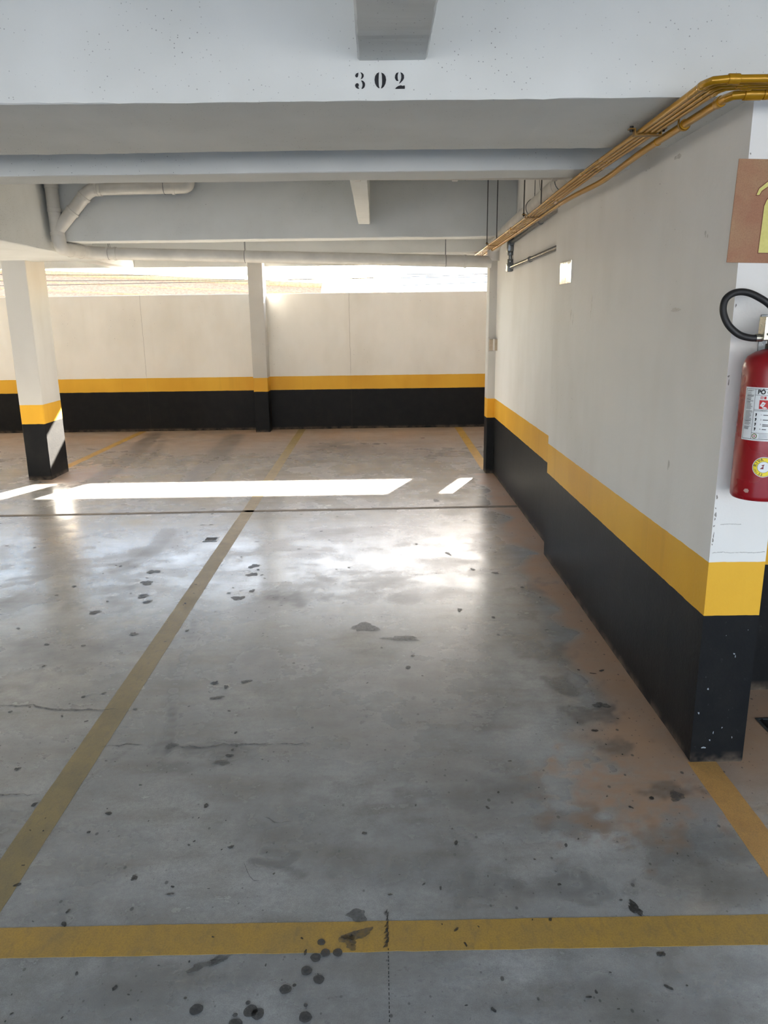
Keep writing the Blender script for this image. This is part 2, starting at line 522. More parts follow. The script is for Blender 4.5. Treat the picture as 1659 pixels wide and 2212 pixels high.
# ------------------------------------------------------------------ floor
SOLES = []
def build_floor():
    xs = np.concatenate([np.arange(-6.0, -1.8, 0.03), np.arange(-1.8, 1.95, 0.0145), np.arange(1.95, 2.6, 0.05)])
    ys = [1.2]
    while ys[-1] < 11.25:
        ys.append(ys[-1] + 0.0115 + 0.0024 * (ys[-1] - 1.2))
    ys = np.array(ys); ys[-1] = 11.26
    X, Y = np.meshgrid(xs, ys)
    nx, ny = len(xs), len(ys)

    def vnoise(X, Y, sc, seed):
        r = np.random.default_rng(seed).random((256, 256))
        u, v = X * sc + 100, Y * sc + 100
        i, j = np.floor(u).astype(int), np.floor(v).astype(int)
        f, g = u - i, v - j
        f, g = f * f * (3 - 2 * f), g * g * (3 - 2 * g)
        a, b = r[j % 256, i % 256], r[j % 256, (i + 1) % 256]
        c_, d = r[(j + 1) % 256, i % 256], r[(j + 1) % 256, (i + 1) % 256]
        return (a * (1 - f) + b * f) * (1 - g) + (c_ * (1 - f) + d * f) * g
    def fbm(X, Y, sc, seed, o=5):
        return sum(vnoise(X, Y, sc * 2 ** k, seed + k) * 0.5 ** k for k in range(o)) / sum(0.5 ** k for k in range(o))
    N = fbm(X, Y, 3.0, 1); N2 = fbm(X, Y, 9.0, 20); N3 = fbm(X, Y, 24.0, 40, 3); N4 = fbm(X, Y * 1.4, 34.0, 60, 2)
    dark = np.zeros_like(X); warm = np.zeros_like(X); dull = np.zeros_like(X)
    sst = lambda v, a, b: (lambda q: q * q * (3 - 2 * q))(np.clip((v - a) / (b - a), 0, 1))
    def blob(cx, cy, rx, ry, amp, ang=0.0, ragged=0.5, arr=None):
        c_, s_ = math.cos(ang), math.sin(ang)
        dx, dy = X - cx, Y - cy
        u, v = (dx * c_ + dy * s_) / rx, (-dx * s_ + dy * c_) / ry
        d = np.sqrt(u * u + v * v) + (N2 - 0.5) * 2.2 * ragged + (N3 - .5) * 2.0 * ragged
        k = amp * (1 - sst(d, 0.35, 1.1)) * np.clip(0.5 + 1.2 * N4, 0, 1.25)
        tgt = dark if arr is None else arr
        np.maximum(tgt, k, out=tgt)
    def track(pts, w, amp, tread=0.0, arr=None):
        tgt = dark if arr is None else arr
        for (x0, y0), (x1, y1) in zip(pts[:-1], pts[1:]):
            L = math.hypot(x1 - x0, y1 - y0)
            ux, uy = (x1 - x0) / L, (y1 - y0) / L
            s = np.clip((X - x0) * ux + (Y - y0) * uy, 0, L)
            d = np.hypot(X - x0 - ux * s, Y - y0 - uy * s)
            k = amp * (1 - sst(d, w * 0.3, w * 0.62)) * (0.45 + 0.9 * N2)
            if tread: k = k * (0.5 + 0.5 * (np.sin(((X - x0) * ux + (Y - y0) * uy) * tread) > 0))
            np.maximum(tgt, k, out=tgt)
    # brown dust by walls and pillars, plus warm bounced light painted over the rear
    wallx = np.where(Y < 5.0, 1.124, np.where(Y < 7.8, 1.186, 9))
    dw = wallx - X
    edge = 0.22 + 0.10 * (N - 0.5) * 4 + np.where(Y < 3.2, (3.2 - Y) * 0.15, 0)
    k = (1 - sst(dw, edge * 0.55, edge * 1.15)) * (0.7 + 0.5 * N2)
    k *= sst(Y, 2.0, 2.6)
    warm = np.maximum(warm, k)
    warm = np.maximum(warm, (1 - sst(11.25 - Y, 0.4, 3.0)) * (0.35 + 0.6 * N))
    blob(0.93, 2.35, 0.42, 0.30, 0.75, 0.3, 0.6, warm)
    blob(1.32, 2.3, 0.25, 0.30, 0.4, 0.0, 0.5, warm)
    blob(-3.2, 8.0, 0.5, 0.7, 0.6, 0.0, 0.5, warm)
    # darker smudges beside the dust band
    for a in ((0.80, 3.1, 0.10, 0.12, .5), (0.86, 2.82, 0.13, 0.12, .55), (0.78, 3.45, 0.16, 0.14, .35), (0.90, 2.60, 0.12, 0.07, .5),
              (0.97, 2.30, 0.12, 0.05, .55), (0.62, 2.16, 0.16, 0.10, .38), (0.45, 2.32, 0.20, 0.10, .30), (0.25, 2.28, .22, .10, .34),
              (0.55, 1.86, 0.14, 0.07, .42), (0.30, 1.86, 0.14, .05, .40), (0.95, 2.02, .20, .10, .35), (1.05, 1.86, .25, .08, .28),
              (0.80, 3.9, 0.10, 0.10, .35), (0.92, 4.3, 0.12, 0.18, .35), (0.15, 1.95, .3, .15, .22), (-0.2, 2.2, .35, .2, .22),
              (0.28, 3.1, .5, .35, .22), (-0.5, 3.3, .5, .3, .18), (-1.25, 3.75, .35, .35, .30), (-1.6, 3.6, .3, .5, .25), (-1.1, 3.25, .3, .2, .2),
              (-0.75, 2.62, .17, .07, .60), (-0.62, 2.58, .12, .06, .45), (-0.8, 2.5, .18, .05, .35),
              (-0.33, 2.02, .08, .03, .40), (-0.9, 1.55, .2, .2, .16), (-0.55, 1.52, .16, .09, .14), (0.5, 1.5, .3, .12, .2),
              (-0.45, 4.24, 0.26, 0.15, .62), (-0.15, 4.22, 0.28, 0.10, .55), (-0.30, 4.42, .35, .10, .35), (-0.62, 4.45, .18, .16, .30),
              (0.12, 4.18, .18, .08, .35), (0.0, 4.9, .35, .10, .18), (0.32, 4.35, .12, .05, .4),
              (-1.45, 4.2, .20, .20, .42), (-1.75, 4.6, .3, .35, .40), (-2.0, 4.3, .4, .25, .45), (-2.3, 4.9, .45, .4, .32), (-1.3, 4.0, .14, .08, .35),
              (-2.6, 5.3, .3, .5, .30), (-1.55, 5.0, .14, .3, .35)):
        blob(*a, ragged=0.85)
    for a in ((-0.6, 9.6, .4, .5, .55), (-0.3, 9.2, .6, .35, .30), (-0.8, 8.6, .35, .3, .40), (0.6, 8.9, .4, .5, .26), (0.0, 8.0, .5, .25, .25), (0.9, 7.72, .20, .12, .35)):
        blob(*a, ragged=0.7)
    # tyre marks
    track([(-2.02, 10.7), (-1.95, 9.0), (-1.88, 7.1)], 0.30, 0.62)
    track([(-3.25, 11.0), (-3.0, 9.2), (-2.9, 7.6)], 0.26, 0.62)
    track([(-3.0, 10.6), (-2.75, 9.3), (-2.7, 8.4)], 0.10, 0.4)
    track([(-1.66, 5.75), (-1.62, 5.2), (-1.72, 4.75)], 0.16, 0.55)
    track([(-1.72, 4.75), (-1.95, 4.2), (-2.2, 3.9)], 0.14, 0.32)
    track([(-1.02, 3.9), (-0.93, 3.1), (-0.83, 2.66)], 0.045, 0.75, 120)
    track([(-0.96, 3.7), (-0.9, 3.0)], 0.012, 0.4)
    track([(-1.45, 1.85), (-1.12, 2.3), (-0.98, 2.62)], 0.025, 0.45, 140)
    track([(-1.4, 1.75), (-1.15, 1.92)], 0.03, 0.4, 90)
    # branching damp mark
    track([(-0.40, 1.985), (-0.36, 1.975), (-0.323, 1.966), (-0.30, 1.975), (-0.272, 2.01)], 0.040, 0.62)
    track([(-0.315, 1.965), (-0.285, 1.945), (-0.245, 1.925)], 0.036, 0.55)
    # tyre arcs left by turning wheels at the back
    for (cx, cy, r0, a0, a1, w, am) in ((0.25, 9.1, 0.75, 1.2, 4.2, .06, .35), (0.62, 9.2, 0.45, 1.4, 5.3, .06, .35), (0.75, 8.4, .32, -1.2, 2.4, .07, .32),
                                         (0.7, 8.3, .5, 1.5, 3.6, .05, .25), (-0.05, 9.3, .8, 1.5, 3.8, .08, .28), (0.45, 7.6, .3, 1.2, 3.4, .05, .28),
                                         (-0.4, 7.2, 1.2, 3.4, 4.6, .03, .22), (-0.2, 7.2, 1.2, 3.4, 4.6, .03, .22), (-0.1, 5.0, .9, 0.2, 1.3, .02, .2)):
        aa = np.linspace(a0, a1, 14)
        track([(cx + r0 * math.cos(q), cy + r0 * math.sin(q)) for q in aa], w, am)
    dull = np.maximum(dark * 0.6, warm * 0.8)
    dull = np.maximum(dull, 0.16 * sst(N, 0.5, 0.66))
    verts = np.stack([X, Y, np.zeros_like(X)], -1).reshape(-1, 3)
    idx = np.arange(nx * ny).reshape(ny, nx)
    q = np.stack([idx[:-1, :-1], idx[:-1, 1:], idx[1:, 1:], idx[1:, :-1]], -1).reshape(-1, 4)
    # surrounding large quads
    x0, x1, y0, y1 = xs[0], xs[-1], ys[0], ys[-1]
    ext = [(-14, -7, 9, y0), (-14, y0, x0, y1), (x1, y0, 9, y1), (-14, y1, 9, 11.6)]
    ev, ef = [], []
    for (ax, ay, bx, by) in ext:
        k = len(verts) + len(ev)
        ev += [(ax, ay, 0), (bx, ay, 0), (bx, by, 0), (ax, by, 0)]
        ef.append((k, k + 1, k + 2, k + 3))
    allv = np.concatenate([verts, np.array(ev)]); allq = np.concatenate([q, np.array(ef)])
    me = bpy.data.meshes.new('floor')
    me.vertices.add(len(allv)); me.vertices.foreach_set('co', allv.astype(np.float32).ravel())
    me.loops.add(len(allq) * 4); me.loops.foreach_set('vertex_index', allq.astype(np.int32).ravel())
    me.polygons.add(len(allq)); me.polygons.foreach_set('loop_start', np.arange(0, len(allq) * 4, 4, dtype=np.int32))
    me.update(calc_edges=True); me.validate()
    for nm, arr in (('dark', dark), ('warm', warm), ('dull', dull)):
        a = me.attributes.new(nm, 'FLOAT', 'POINT')
        a.data.foreach_set('value', np.concatenate([arr.ravel(), np.zeros(len(ev))]).astype(np.float32))
    return link('floor', me, M_floor)
floor = tag(build_floor(), 'grey polished concrete garage floor with stains and tyre marks', 'floor', kind='structure')

def floor_quad(name, pts, m, z=0.0008):
    """a painted band on the floor, with slightly uneven edges"""
    bm = bmesh.new()
    (a, b), (d, c_) = (Vector((*pts[0], z)), Vector((*pts[1], z))), (Vector((*pts[3], z)), Vector((*pts[2], z)))
    n = max(2, int((b - a).length / 0.04))
    nrm = (d - a).normalized()
    lo, hi = [], []
    for i in range(n + 1):
        t_ = i / n
        lo.append(bm.verts.new(a.lerp(b, t_) + nrm * rng.normal(0, 0.0007)))
        hi.append(bm.verts.new(d.lerp(c_, t_) + nrm * rng.normal(0, 0.0007)))
    lo2 = [bm.verts.new((v.co.x, v.co.y, 0.0002)) for v in lo]
    hi2 = [bm.verts.new((v.co.x, v.co.y, 0.0002)) for v in hi]
    for i in range(n):
        bm.faces.new((lo[i], lo[i + 1], hi[i + 1], hi[i]))
        bm.faces.new((lo2[i], lo2[i + 1], lo[i + 1], lo[i]))
        bm.faces.new((hi[i], hi[i + 1], hi2[i + 1], hi2[i]))
    return from_bm(name, bm, m, floor)

o = floor_quad('line_marking', [(-1.180, 1.739), (-1.180, 11.24), (-1.077, 11.24), (-1.077, 1.739)], M_lineold)
o['label'] = 'worn olive yellow bay line running to the rear wall'
o = floor_quad('line_marking', [(-5.0, 1.636), (1.6, 1.636), (1.6, 1.739), (-5.0, 1.739)], M_line, z=0.0009)
o['label'] = 'yellow stop line across the front of the bay'
o = floor_quad('line_marking', [(1.1175, 1.739), (1.1175, 2.474), (1.222, 2.474), (1.222, 1.739)], M_linenew, z=0.0009)
o['label'] = 'bright yellow bay line ending at the pier'
o = floor_quad('line_marking', [(-3.58, 8.3), (-3.53, 11.24), (-3.43, 11.24), (-3.48, 8.3)], M_line)
o['label'] = 'faded yellow line behind the free-standing pillar'
o = floor_quad('line_marking', [(1.095, 8.02), (1.125, 11.24), (1.225, 11.24), (1.20, 8.02)], M_line)
o['label'] = 'yellow line behind the wall-end column'
o = floor_quad('joint_strip', [(-6.0, 6.215), (1.186, 6.345), (1.186, 6.405), (-6.0, 6.275)], M_joint, z=0.0008)
o['label'] = 'brownish filled joint running across the floor'
o = floor_quad('joint_gap', [(-6.0, 6.209), (1.186, 6.339), (1.186, 6.344), (-6.0, 6.214)], M_crack, z=0.0008)

def stain(name, cx, cy, rx, ry, m, seed, ang=0.0, rag=0.12, z=0.0021, n=22):
    r = np.random.default_rng(seed)
    ph = r.random(5) * 6.28
    bm = bmesh.new()
    c_, s_ = math.cos(ang), math.sin(ang)
    vs = []
    for i in range(n):
        a = 2 * PI * i / n
        k = 1 + rag * (0.6 * math.sin(2 * a + ph[0]) + 0.5 * math.sin(3 * a + ph[1]) + 0.35 * math.sin(5 * a + ph[2]) + 0.25 * math.sin(8 * a + ph[3])) + r.normal(0, rag * 0.12)
        u, v = rx * k * math.cos(a), ry * k * math.sin(a)
        vs.append(bm.verts.new((cx + u * c_ - v * s_, cy + u * s_ + v * c_, z)))
    bm.faces.new(vs)
    return from_bm(name, bm, m, floor)

# drips beside the stop line
for i, (cx, cy, r_) in enumerate(((-0.202, 1.579, .0145), (-0.169, 1.552, .014), (-0.249, 1.525, .0145), (-0.456, 1.473, .016), (-0.325, 1.466, .017),
                                  (-0.307, 1.458, .016), (-0.193, 1.447, .0155), (-0.182, 1.619, .014), (-0.355, 1.432, .016), (-0.228, 1.536, .005),
                                  (-0.335, 1.489, .006), (-0.36, 1.456, .006), (-0.490, 1.505, .004), (-0.195, 1.479, .005), (-0.158, 1.634, .013),
                                  (-0.126, 1.634, .013), (-0.171, 1.669, .011))):
    stain('drip_stain', cx, cy, r_, r_ * 0.97, M_drip, i, rag=0.07)
for i, a in enumerate(((-0.075, 1.693, .035, .018, .4), (-0.10, 1.675, .02, .02, 0), (-0.078, 1.76, .028, .022, 0), (-0.09, 1.65, .012, .01, .3))):
    stain('smudge_stain', a[0], a[1], a[2], a[3], M_smudge, 60 + i, a[4], 0.3)
for i, a in enumerate(((-0.742, 1.921, .016, .013, .6), (-0.843, 4.837, .05, .05, 0), (-0.828, 4.667, .045, .045, .2), (-0.845, 4.242, .045, .05, .4), (-0.78, 4.36, .025, .03, 0),
                       (-1.469, 4.536, .055, .05, .2), (-1.369, 4.203, .04, .03, .5), (-1.304, 3.731, .03, .025, .3), (0.505, 6.629, .04, .06, .3), (0.734, 4.623, .03, .03, 0),
                       (-1.42, 4.30, .05, .04, .7), (-1.49, 4.75, .05, .05, 0), (0.692, 1.768, .018, .042, .45), (-0.62, 3.17, .03, .02, 0.2), (-0.70, 3.12, .016, .02, .1),
                       (-0.76, 3.16, .026, .016, 0), (-0.72, 3.02, .035, .018, .2), (0.44, 4.0, .02, .03, 0), (-1.35, 2.50, .016, .012, 0), (-0.48, 2.05, .012, .01, 0),
                       (0.47, 5.05, .02, .05, .4), (0.60, 4.70, .02, .03, .2), (-1.62, 4.05, .05, .03, .3))):
    stain('oil_stain', a[0], a[1], a[2] * .72, a[3] * .72, M_oil, 100 + i, a[4], 0.34, n=30)
for i, a in enumerate(((-0.089, 3.776, .075, .05, .2), (0.10, 3.62, .09, .03, -.2), (-0.47, 1.60, .035, .012, .5), (-0.43, 1.618, .03, .01, .45), 
                       (-0.60, 2.52, .028, .018, .2), (-0.82, 2.64, .025, .018, 0),
                       (1.0, 2.27, .03, .022, .2), (0.92, 2.9, .03, .025, 0))):
    stain('smudge_stain', a[0], a[1], a[2], a[3], M_smudge, 200 + i, a[4], 0.4)

r = np.random.default_rng(77); bm = bmesh.new()
for k in range(420):                                   # small flakes and chips too many to count
    cy = 1.45 + 5.6 * r.random() ** 1.2
    cx = r.uniform(-0.62, 0.42) * (cy + 0.3) if r.random() < .75 else r.normal(-0.9, 0.5)
    if cx > 1.05: continue
    R_ = (0.003 + 0.009 * r.random() ** 2.2) * (0.8 + 0.12 * cy)
    ph, an, st_ = r.random() * 6.28, r.random() * 3.14, r.uniform(.35, 1)
    vs = []
    for i in range(9):
        a = 2 * PI * i / 9; q = R_ * (1 + .3 * math.sin(2 * a + ph) + r.normal(0, .12))
        u, v = q * math.cos(a), q * st_ * math.sin(a)
        vs.append(bm.verts.new((cx + u * math.cos(an) - v * math.sin(an), cy + u * math.sin(an) + v * math.cos(an), 0.0017)))
    bm.faces.new(vs)
from_bm('floor_chips', bm, M_oil, floor)['kind'] = 'stuff'

def crack(pts, w, seed, m=M_crack):
    r = np.random.default_rng(seed)
    P = []
    for (a, b) in zip(pts[:-1], pts[1:]):
        L = math.hypot(b[0] - a[0], b[1] - a[1]); n = max(2, int(L / 0.02))
        for i in range(n):
            P.append((a[0] + (b[0] - a[0]) * i / n, a[1] + (b[1] - a[1]) * i / n + r.normal(0, 0.004)))
    P.append(pts[-1])
    bm = bmesh.new(); lo = []; hi = []
    for i, (x_, y_) in enumerate(P):
        ww = w * (0.35 + r.random()) * min(1, 4 * i / len(P) + .1, 4 * (len(P) - 1 - i) / len(P) + .1)
        lo.append(bm.verts.new((x_, y_ - ww, 0.0019))); hi.append(bm.verts.new((x_, y_ + ww, 0.0019)))
    for i in range(len(P) - 1): bm.faces.new((lo[i], lo[i + 1], hi[i + 1], hi[i]))
    return from_bm('floor_crack', bm, m, floor)
crack([(-1.09, 2.640), (-1.0, 2.655), (-0.93, 2.652)], 0.005, 1)
crack([(-0.84, 2.65), (-0.75, 2.63), (-0.69, 2.622), (-0.62, 2.645), (-0.48, 2.642), (-0.38, 2.64), (-0.25, 2.635)], 0.0045, 2)
crack([(-1.70, 2.985), (-1.525, 2.98), (-1.368, 2.935), (-1.229, 2.931), (-1.12, 2.93)], 0.006, 3)
crack([(-1.75, 2.33), (-1.4, 2.345), (-1.2, 2.34)], 0.004, 4)
crack([(-0.43, 1.99), (-0.40, 1.92), (-0.37, 1.90)], 0.003, 8)
crack([(-0.40, 2.20), (-0.34, 2.16), (-0.30, 2.17)], 0.003, 9)
# the tight dotted scratch in front of the stop line
bm = bmesh.new(); r = np.random.default_rng(3)
yy = 1.42
while yy < 1.64:
    L = 0.004 + 0.006 * r.random()
    add_box(bm, 0.0045, 0.0065, yy, yy + L, 0.0019, 0.0022); yy += L + 0.004 + 0.003 * r.random()
while yy < 1.775:
    L = 0.010 + 0.012 * r.random(); dx = r.normal(0, 0.002)
    w_ = 0.004 + 0.006 * r.random() if yy < 1.73 else 0.002
    vs = [bm.verts.new(p) for p in ((0.002 + dx - w_, yy - 0.004, .0022), (0.006 + dx, yy, .0022), (0.007 + dx, yy + L, .0022), (0.004 + dx - w_ * .3, yy + L * .6, .0022))]
    bm.faces.new(vs); yy += L * 0.75
from_bm('scratch_mark', bm, M_oil, floor)['kind'] = 'stuff'

# ------------------------------------------------------------------ shell
SZ = 2.75
tag(box('ceiling', -14, 9, -5.5, 11.35, SZ, SZ + 0.15, M_slab), 'painted concrete slab above the beams', 'ceiling', kind='structure')
wr = tag(rough_bar('wall_right', 1, 2.474, 5.0, 1.124, 1.318, 0.0, SZ, M_near, jit=0.0012, ch=0.005), 'white side wall with yellow and black bands ending in the pier', 'wall', kind='structure')
tag(rough_bar('wall_right_recessed', 1, 4.98, 7.9, 1.186, 1.310, 0.0, SZ, M_far, jit=0.001), 'slightly set back side wall with yellow and black bands', 'wall', kind='structure')
tag(rough_bar('wall_rear', 0, -14, 9, 11.25, 11.37, 0.0, 1.937, M_rear, jit=0.002, step=0.06), 'low cream rear wall with yellow and black bands below the sky opening', 'wall', kind='structure')
tag(box('wall_left', -7.6, -7.5, -7, 11.5, 0, SZ, M_rear), 'unseen side wall of the garage set closer to cut light on the left', 'wall', kind='structure')  # unseen side wall, brought in to dim the left side
tag(box('wall_far_right', 9, 9.1, -7, 11.5, 0, SZ, M_rear), 'far side wall beyond the neighbouring bays', 'wall', kind='structure')
tag(box('sky_block_wall', -30, 30, -22.3, -22.0, 0, 5.4, simple('sky_block_grey', srgb(84, 88, 94), 0.9)), 'unseen grey wall added behind the viewpoint to hold sky light off the pier', 'wall', kind='structure')  # unseen wall added behind the camera to block low sky from the pier
tag(box('wall_neighbour', 1.318, 3.4, 3.018, 3.14, 0, SZ, M_near), 'dark banded wall seen past the edge of the pier', 'wall', kind='structure')

M_mark = stain_mat('wall_scuff', srgb(206, 194, 178), 0.24, 0.6)
M_chip = simple('bare_concrete_chip', srgb(150, 147, 142), 0.9, var=0.1, scale=60)
def mark(parent, plane, c0, u, v, ru, rv, m, seed, rag=0.35, n=16):
    """a flat irregular mark on a wall: plane 0 = on x = c0 (u = y, v = z), 1 = on y = c0 (u = x, v = z)"""
    r = np.random.default_rng(seed); bm = bmesh.new(); vs = []
    for i in range(n):
        a = 2 * PI * i / n; k = 1 + rag * (math.sin(2 * a + seed) * .6 + math.sin(3 * a + 2 * seed) * .5) + r.normal(0, .06)
        p, q = u + ru * k * math.cos(a), v + rv * k * math.sin(a)
        vs.append(bm.verts.new((c0, p, q) if plane == 0 else (p, c0, q)))
    bm.faces.new(vs)
    return from_bm('scuff_mark' if m is M_mark else 'paint_chip', bm, m, parent)
for i, (u, v, ru, rv) in enumerate(((2.96, 1.61, .045, .006), (2.92, 1.612, .02, .004), (2.74, 1.86, .006, .012), (2.72, 1.85, .004, .007), (2.90, 1.03, .008, .022),
                                    (4.55, 1.60, .012, .03), (4.50, 1.57, .008, .03), (4.12, 1.66, .01, .05), (4.13, 1.60, .006, .02), (3.05, 2.16, .03, .01))):
    mark(wr, 0, 1.1229, u, v, ru, rv, M_mark, 300 + i)
for i, z_ in enumerate((0.835, 0.85, 0.868, 0.90, 0.925, 0.94, 0.962, 1.0, 1.38, 1.40, 1.62, 2.02, 2.06)):
    mark(wr, 1, 2.4728, 1.1285 + .001 * (i % 3), z_, .0018 + .0012 * (i % 2), .003 + .003 * (i % 3), M_chip, 330 + i)
for i, (u, v, ru, rv) in enumerate(((1.165, 0.295, .004, .008), (1.14, 0.20, .005, .007), (1.245, .43, .006, .004), (1.25, .42, .003, .007), (1.20, .12, .003, .008), (1.23, .14, .003, .006), (1.17, .06, .012, .006),
                                    (1.19, .09, .004, .006), (1.27, .10, .003, .006), (1.285, .52, .003, .002), (1.21, .50, .002, .002))):
    mark(wr, 1, 2.4728, u, v, ru * .6, rv * .6, simple('pale_paint_chip', srgb(150, 158, 164), 0.8) if i == 0 else bpy.data.materials['pale_paint_chip'], 360 + i)
for pts in ([(1.132, .805), (1.165, .808), (1.195, .804), (1.23, .806), (1.27, .803), (1.312, .806)], [(1.15, .905), (1.18, .907), (1.22, .904)]):
    r_ = np.random.default_rng(9); bm = bmesh.new(); lo = []; hi = []
    for k in range(60):
        t_ = k / 59 * (len(pts) - 1); i = min(int(t_), len(pts) - 2); f = t_ - i
        x_, z_ = pts[i][0] * (1 - f) + pts[i + 1][0] * f, pts[i][1] * (1 - f) + pts[i + 1][1] * f + r_.normal(0, .0006)
        w_ = .0004 + .0005 * r_.random()
        lo.append(bm.verts.new((x_, 2.4728, z_ - w_))); hi.append(bm.verts.new((x_, 2.4728, z_ + w_)))
    for k in range(59): bm.faces.new((lo[k], lo[k + 1], hi[k + 1], hi[k]))
    from_bm('plaster_crack', bm, M_chip, wr)

def pillar(x0, x1, y0, y1, z1, label, m=M_pillar, jit=0.0016):
    return tag(rough_bar('pillar', 2, 0.0, z1, x0, x1, y0, y1, m, jit=jit, ch=0.006), label, 'pillar', kind='structure')
pillar(-3.643, -3.406, 7.790, 8.247, 2.30, 'free-standing square pillar with sunlit patch on its black base')
pillar(-1.776, -1.570, 10.995, 11.27, SZ, 'slim pillar standing against the rear wall')
pillar(1.80, 2.19, 10.995, 11.27, SZ, 'rear pillar hidden beyond the side wall')
pillar(1.110, 1.300, 7.8065, 7.983, 2.30, 'narrow column closing the end of the side wall')

def beam(axis, a0, a1, b0, b1, z0, label, jit=0.0025, z1=SZ + 0.02, step=0.05):
    return tag(rough_bar('ceiling_beam', axis, a0, a1, b0, b1, z0, z1, M_beam, jit=jit, step=step), label, 'beam', kind='structure')
b1 = beam(0, -9, 8.8, 2.474, 3.176, 2.219, 'wide front beam stencilled with the bay number', jit=0.003)
beam(1, -5.4, 2.48, -0.046, 0.156, 2.322, 'narrow beam overhead meeting the numbered beam', jit=0.003, step=0.03)
beam(0, -9, 1.3, 3.62, 3.83, 2.219, 'second beam just behind the numbered beam')
beam(0, -2.76, 1.3, 6.82, 7.0, 2.245, 'deep beam with drain pipes hung on its face')
beam(1, 3.83, 7.99, -4.3, -2.74, 2.172, 'broad beam above the free-standing pillar')
beam(0, -2.75, 1.3, 7.80, 8.0, 2.200, 'beam above the wall-end column behind the white pipe')
beam(1, 3.83, 6.83, -0.145, -0.045, 2.354, 'short narrow beam meeting the deep beam', jit=0.004, step=0.03)
beam(1, 7.98, 11.26, -3.64, -3.40, 2.30, 'beam from the free-standing pillar to the rear opening')
beam(0, -14, 9, 11.25, 11.35, 2.305, 'rear edge beam above the sky opening')

# bay number stencilled on the front beam (traced outlines, metres on the beam face)
K, OX, OZ = 1 / 3899.0, -0.046, 2.3225     # zoomed tracing unit to metres
def trace(u, v):                            # tracing coordinates to (x, z) on the face
    return (OX + (u - 470.0) * 0.000254 , OZ - (v - 688.0) * 0.0002305)
digits = {
 'three': [[(478,828),(455,838),(440,858),(444,874),(458,882),(472,874),(477,852)],
           [(500,826),(522,831),(539,852),(538,874),(525,892),(503,902),(513,884),(517,862),(512,840)],
           [(508,918),(530,922),(550,945),(553,970),(545,995),(525,1012),(511,1013),(521,990),(525,965),(519,938)],
           [(445,956),(462,948),(478,955),(482,970),(473,990),(485,1012),(465,1010),(445,996),(437,975)]],
 'zero': [[(716,826),(690,840),(670,870),(663,910),(668,950),(685,985),(705,1005),(719,1008),(711,980),(709,920),(712,860)],
          [(742,830),(770,845),(790,875),(796,915),(788,955),(770,990),(745,1010),(737,1008),(748,970),(750,915),(748,860)]],
 'two': [[(940,830),(915,838),(901,862),(897,890),(907,915),(920,927),(937,926),(930,905),(928,870),(932,848)],
         [(962,830),(985,840),(1002,865),(1003,895),(990,920),(965,945),(944,958),(962,925),(971,895),(971,860)],
         [(936,986),(965,978),(985,985),(1008,980),(1013,1000),(1010,1018),(900,1018),(912,1001)]]}
for nm, polys in digits.items():
    ob = None
    for pl_ in polys:
        bm = bmesh.new()
        poly_prism(bm, [trace(*p) for p in pl_], lambda s, t_, d: (s, 2.4755 - d, t_), 0.0045)
        if ob is None:
            ob = from_bm('stencil_digit', bm, M_stencil, b1)
            ob['label'] = 'black stencilled digit %s' % nm
        else: from_bm('stencil_stroke', bm, M_stencil, ob)

# ------------------------------------------------------------------ drain pipes
R = 0.052
def elbow(p0, c_, p1, r):       # helper returning a filleted path
    return fillet([p0, c_, p1], r, 8)

pipe = empty('drain_pipe', (-2.66, 6.745, 2.17))
tag(pipe, 'white drain pipe with a slanted branch coming down the beam and crossing under it', 'pipe')
def pl(name, pts, r=R, m=M_pvc, parent=None):
    o_ = tube(name, pts, r, m, None, 20)
    o_.parent = parent
    o_.matrix_parent_inverse = Matrix.Translation(-Vector(parent.location))
    return o_
PX, PY = -2.660, 6.755
pl('riser', [(PX - .004, PY, 2.75), (PX, PY, 2.48), (PX + .008, PY, 2.30)], R, parent=pipe)
for zz in (2.672, 2.485, 2.302): collar(pipe, 'socket', M_pvc, (PX + (2.6 - zz) * 0.02, PY, zz), (0, 0, 1), R + 0.006, 0.03)
# bottom bend turning under the beam, then the long run across
run0, run1 = Vector((-2.40, 7.20, 2.178)), Vector((1.005, 7.20, 2.066))
pl('bend', fillet([(PX + .008, PY, 2.31), (PX + .012, PY + .01, 2.188), (-2.56, 7.10, 2.182), (-2.42, 7.20, 2.179)], 0.075, 8), R + 0.004, parent=pipe)
collar(pipe, 'socket', M_pvc, (-2.615, 6.90, 2.186), (0.1, 0.35, 0), R + 0.008, 0.03)
collar(pipe, 'socket', M_pvc, (-2.575, 7.05, 2.184), (0.1, 0.35, 0), R + 0.009, 0.04)
pl('cross_run', [(-2.47, 7.195, 2.181), run0, run1 + Vector((0.03, 0, 0))], R, parent=pipe)
for xx in (-2.44, -2.40, -2.33, 0.80):
    collar(pipe, 'socket', M_pvc, run0.lerp(run1, (xx - run0.x) / (run1.x - run0.x)), run1 - run0, R + 0.006, 0.022)
# slanted branch
br = [(-1.535, PY, 2.75), (-1.535, PY, 2.655), (-1.65, PY, 2.655), (-2.345, PY, 2.648), (PX + .01, PY, 2.33)]
pl('branch', fillet(br[:3] + br[3:], 0.075, 8), R, parent=pipe)
d_ = (Vector(br[4]) - Vector(br[3])).normalized()
for p, dd in (((-1.66, PY, 2.6545), (1, 0, 0)), ((-2.265, PY, 2.649), (1, 0, 0)), ((-2.29, PY, 2.6485), (1, 0, 0)),
              (Vector(br[3]) + d_ * 0.085, d_), (Vector(br[3]) + d_ * 0.24, d_)):
    collar(pipe, 'socket', M_pvc, p, dd, R + 0.007, 0.024)
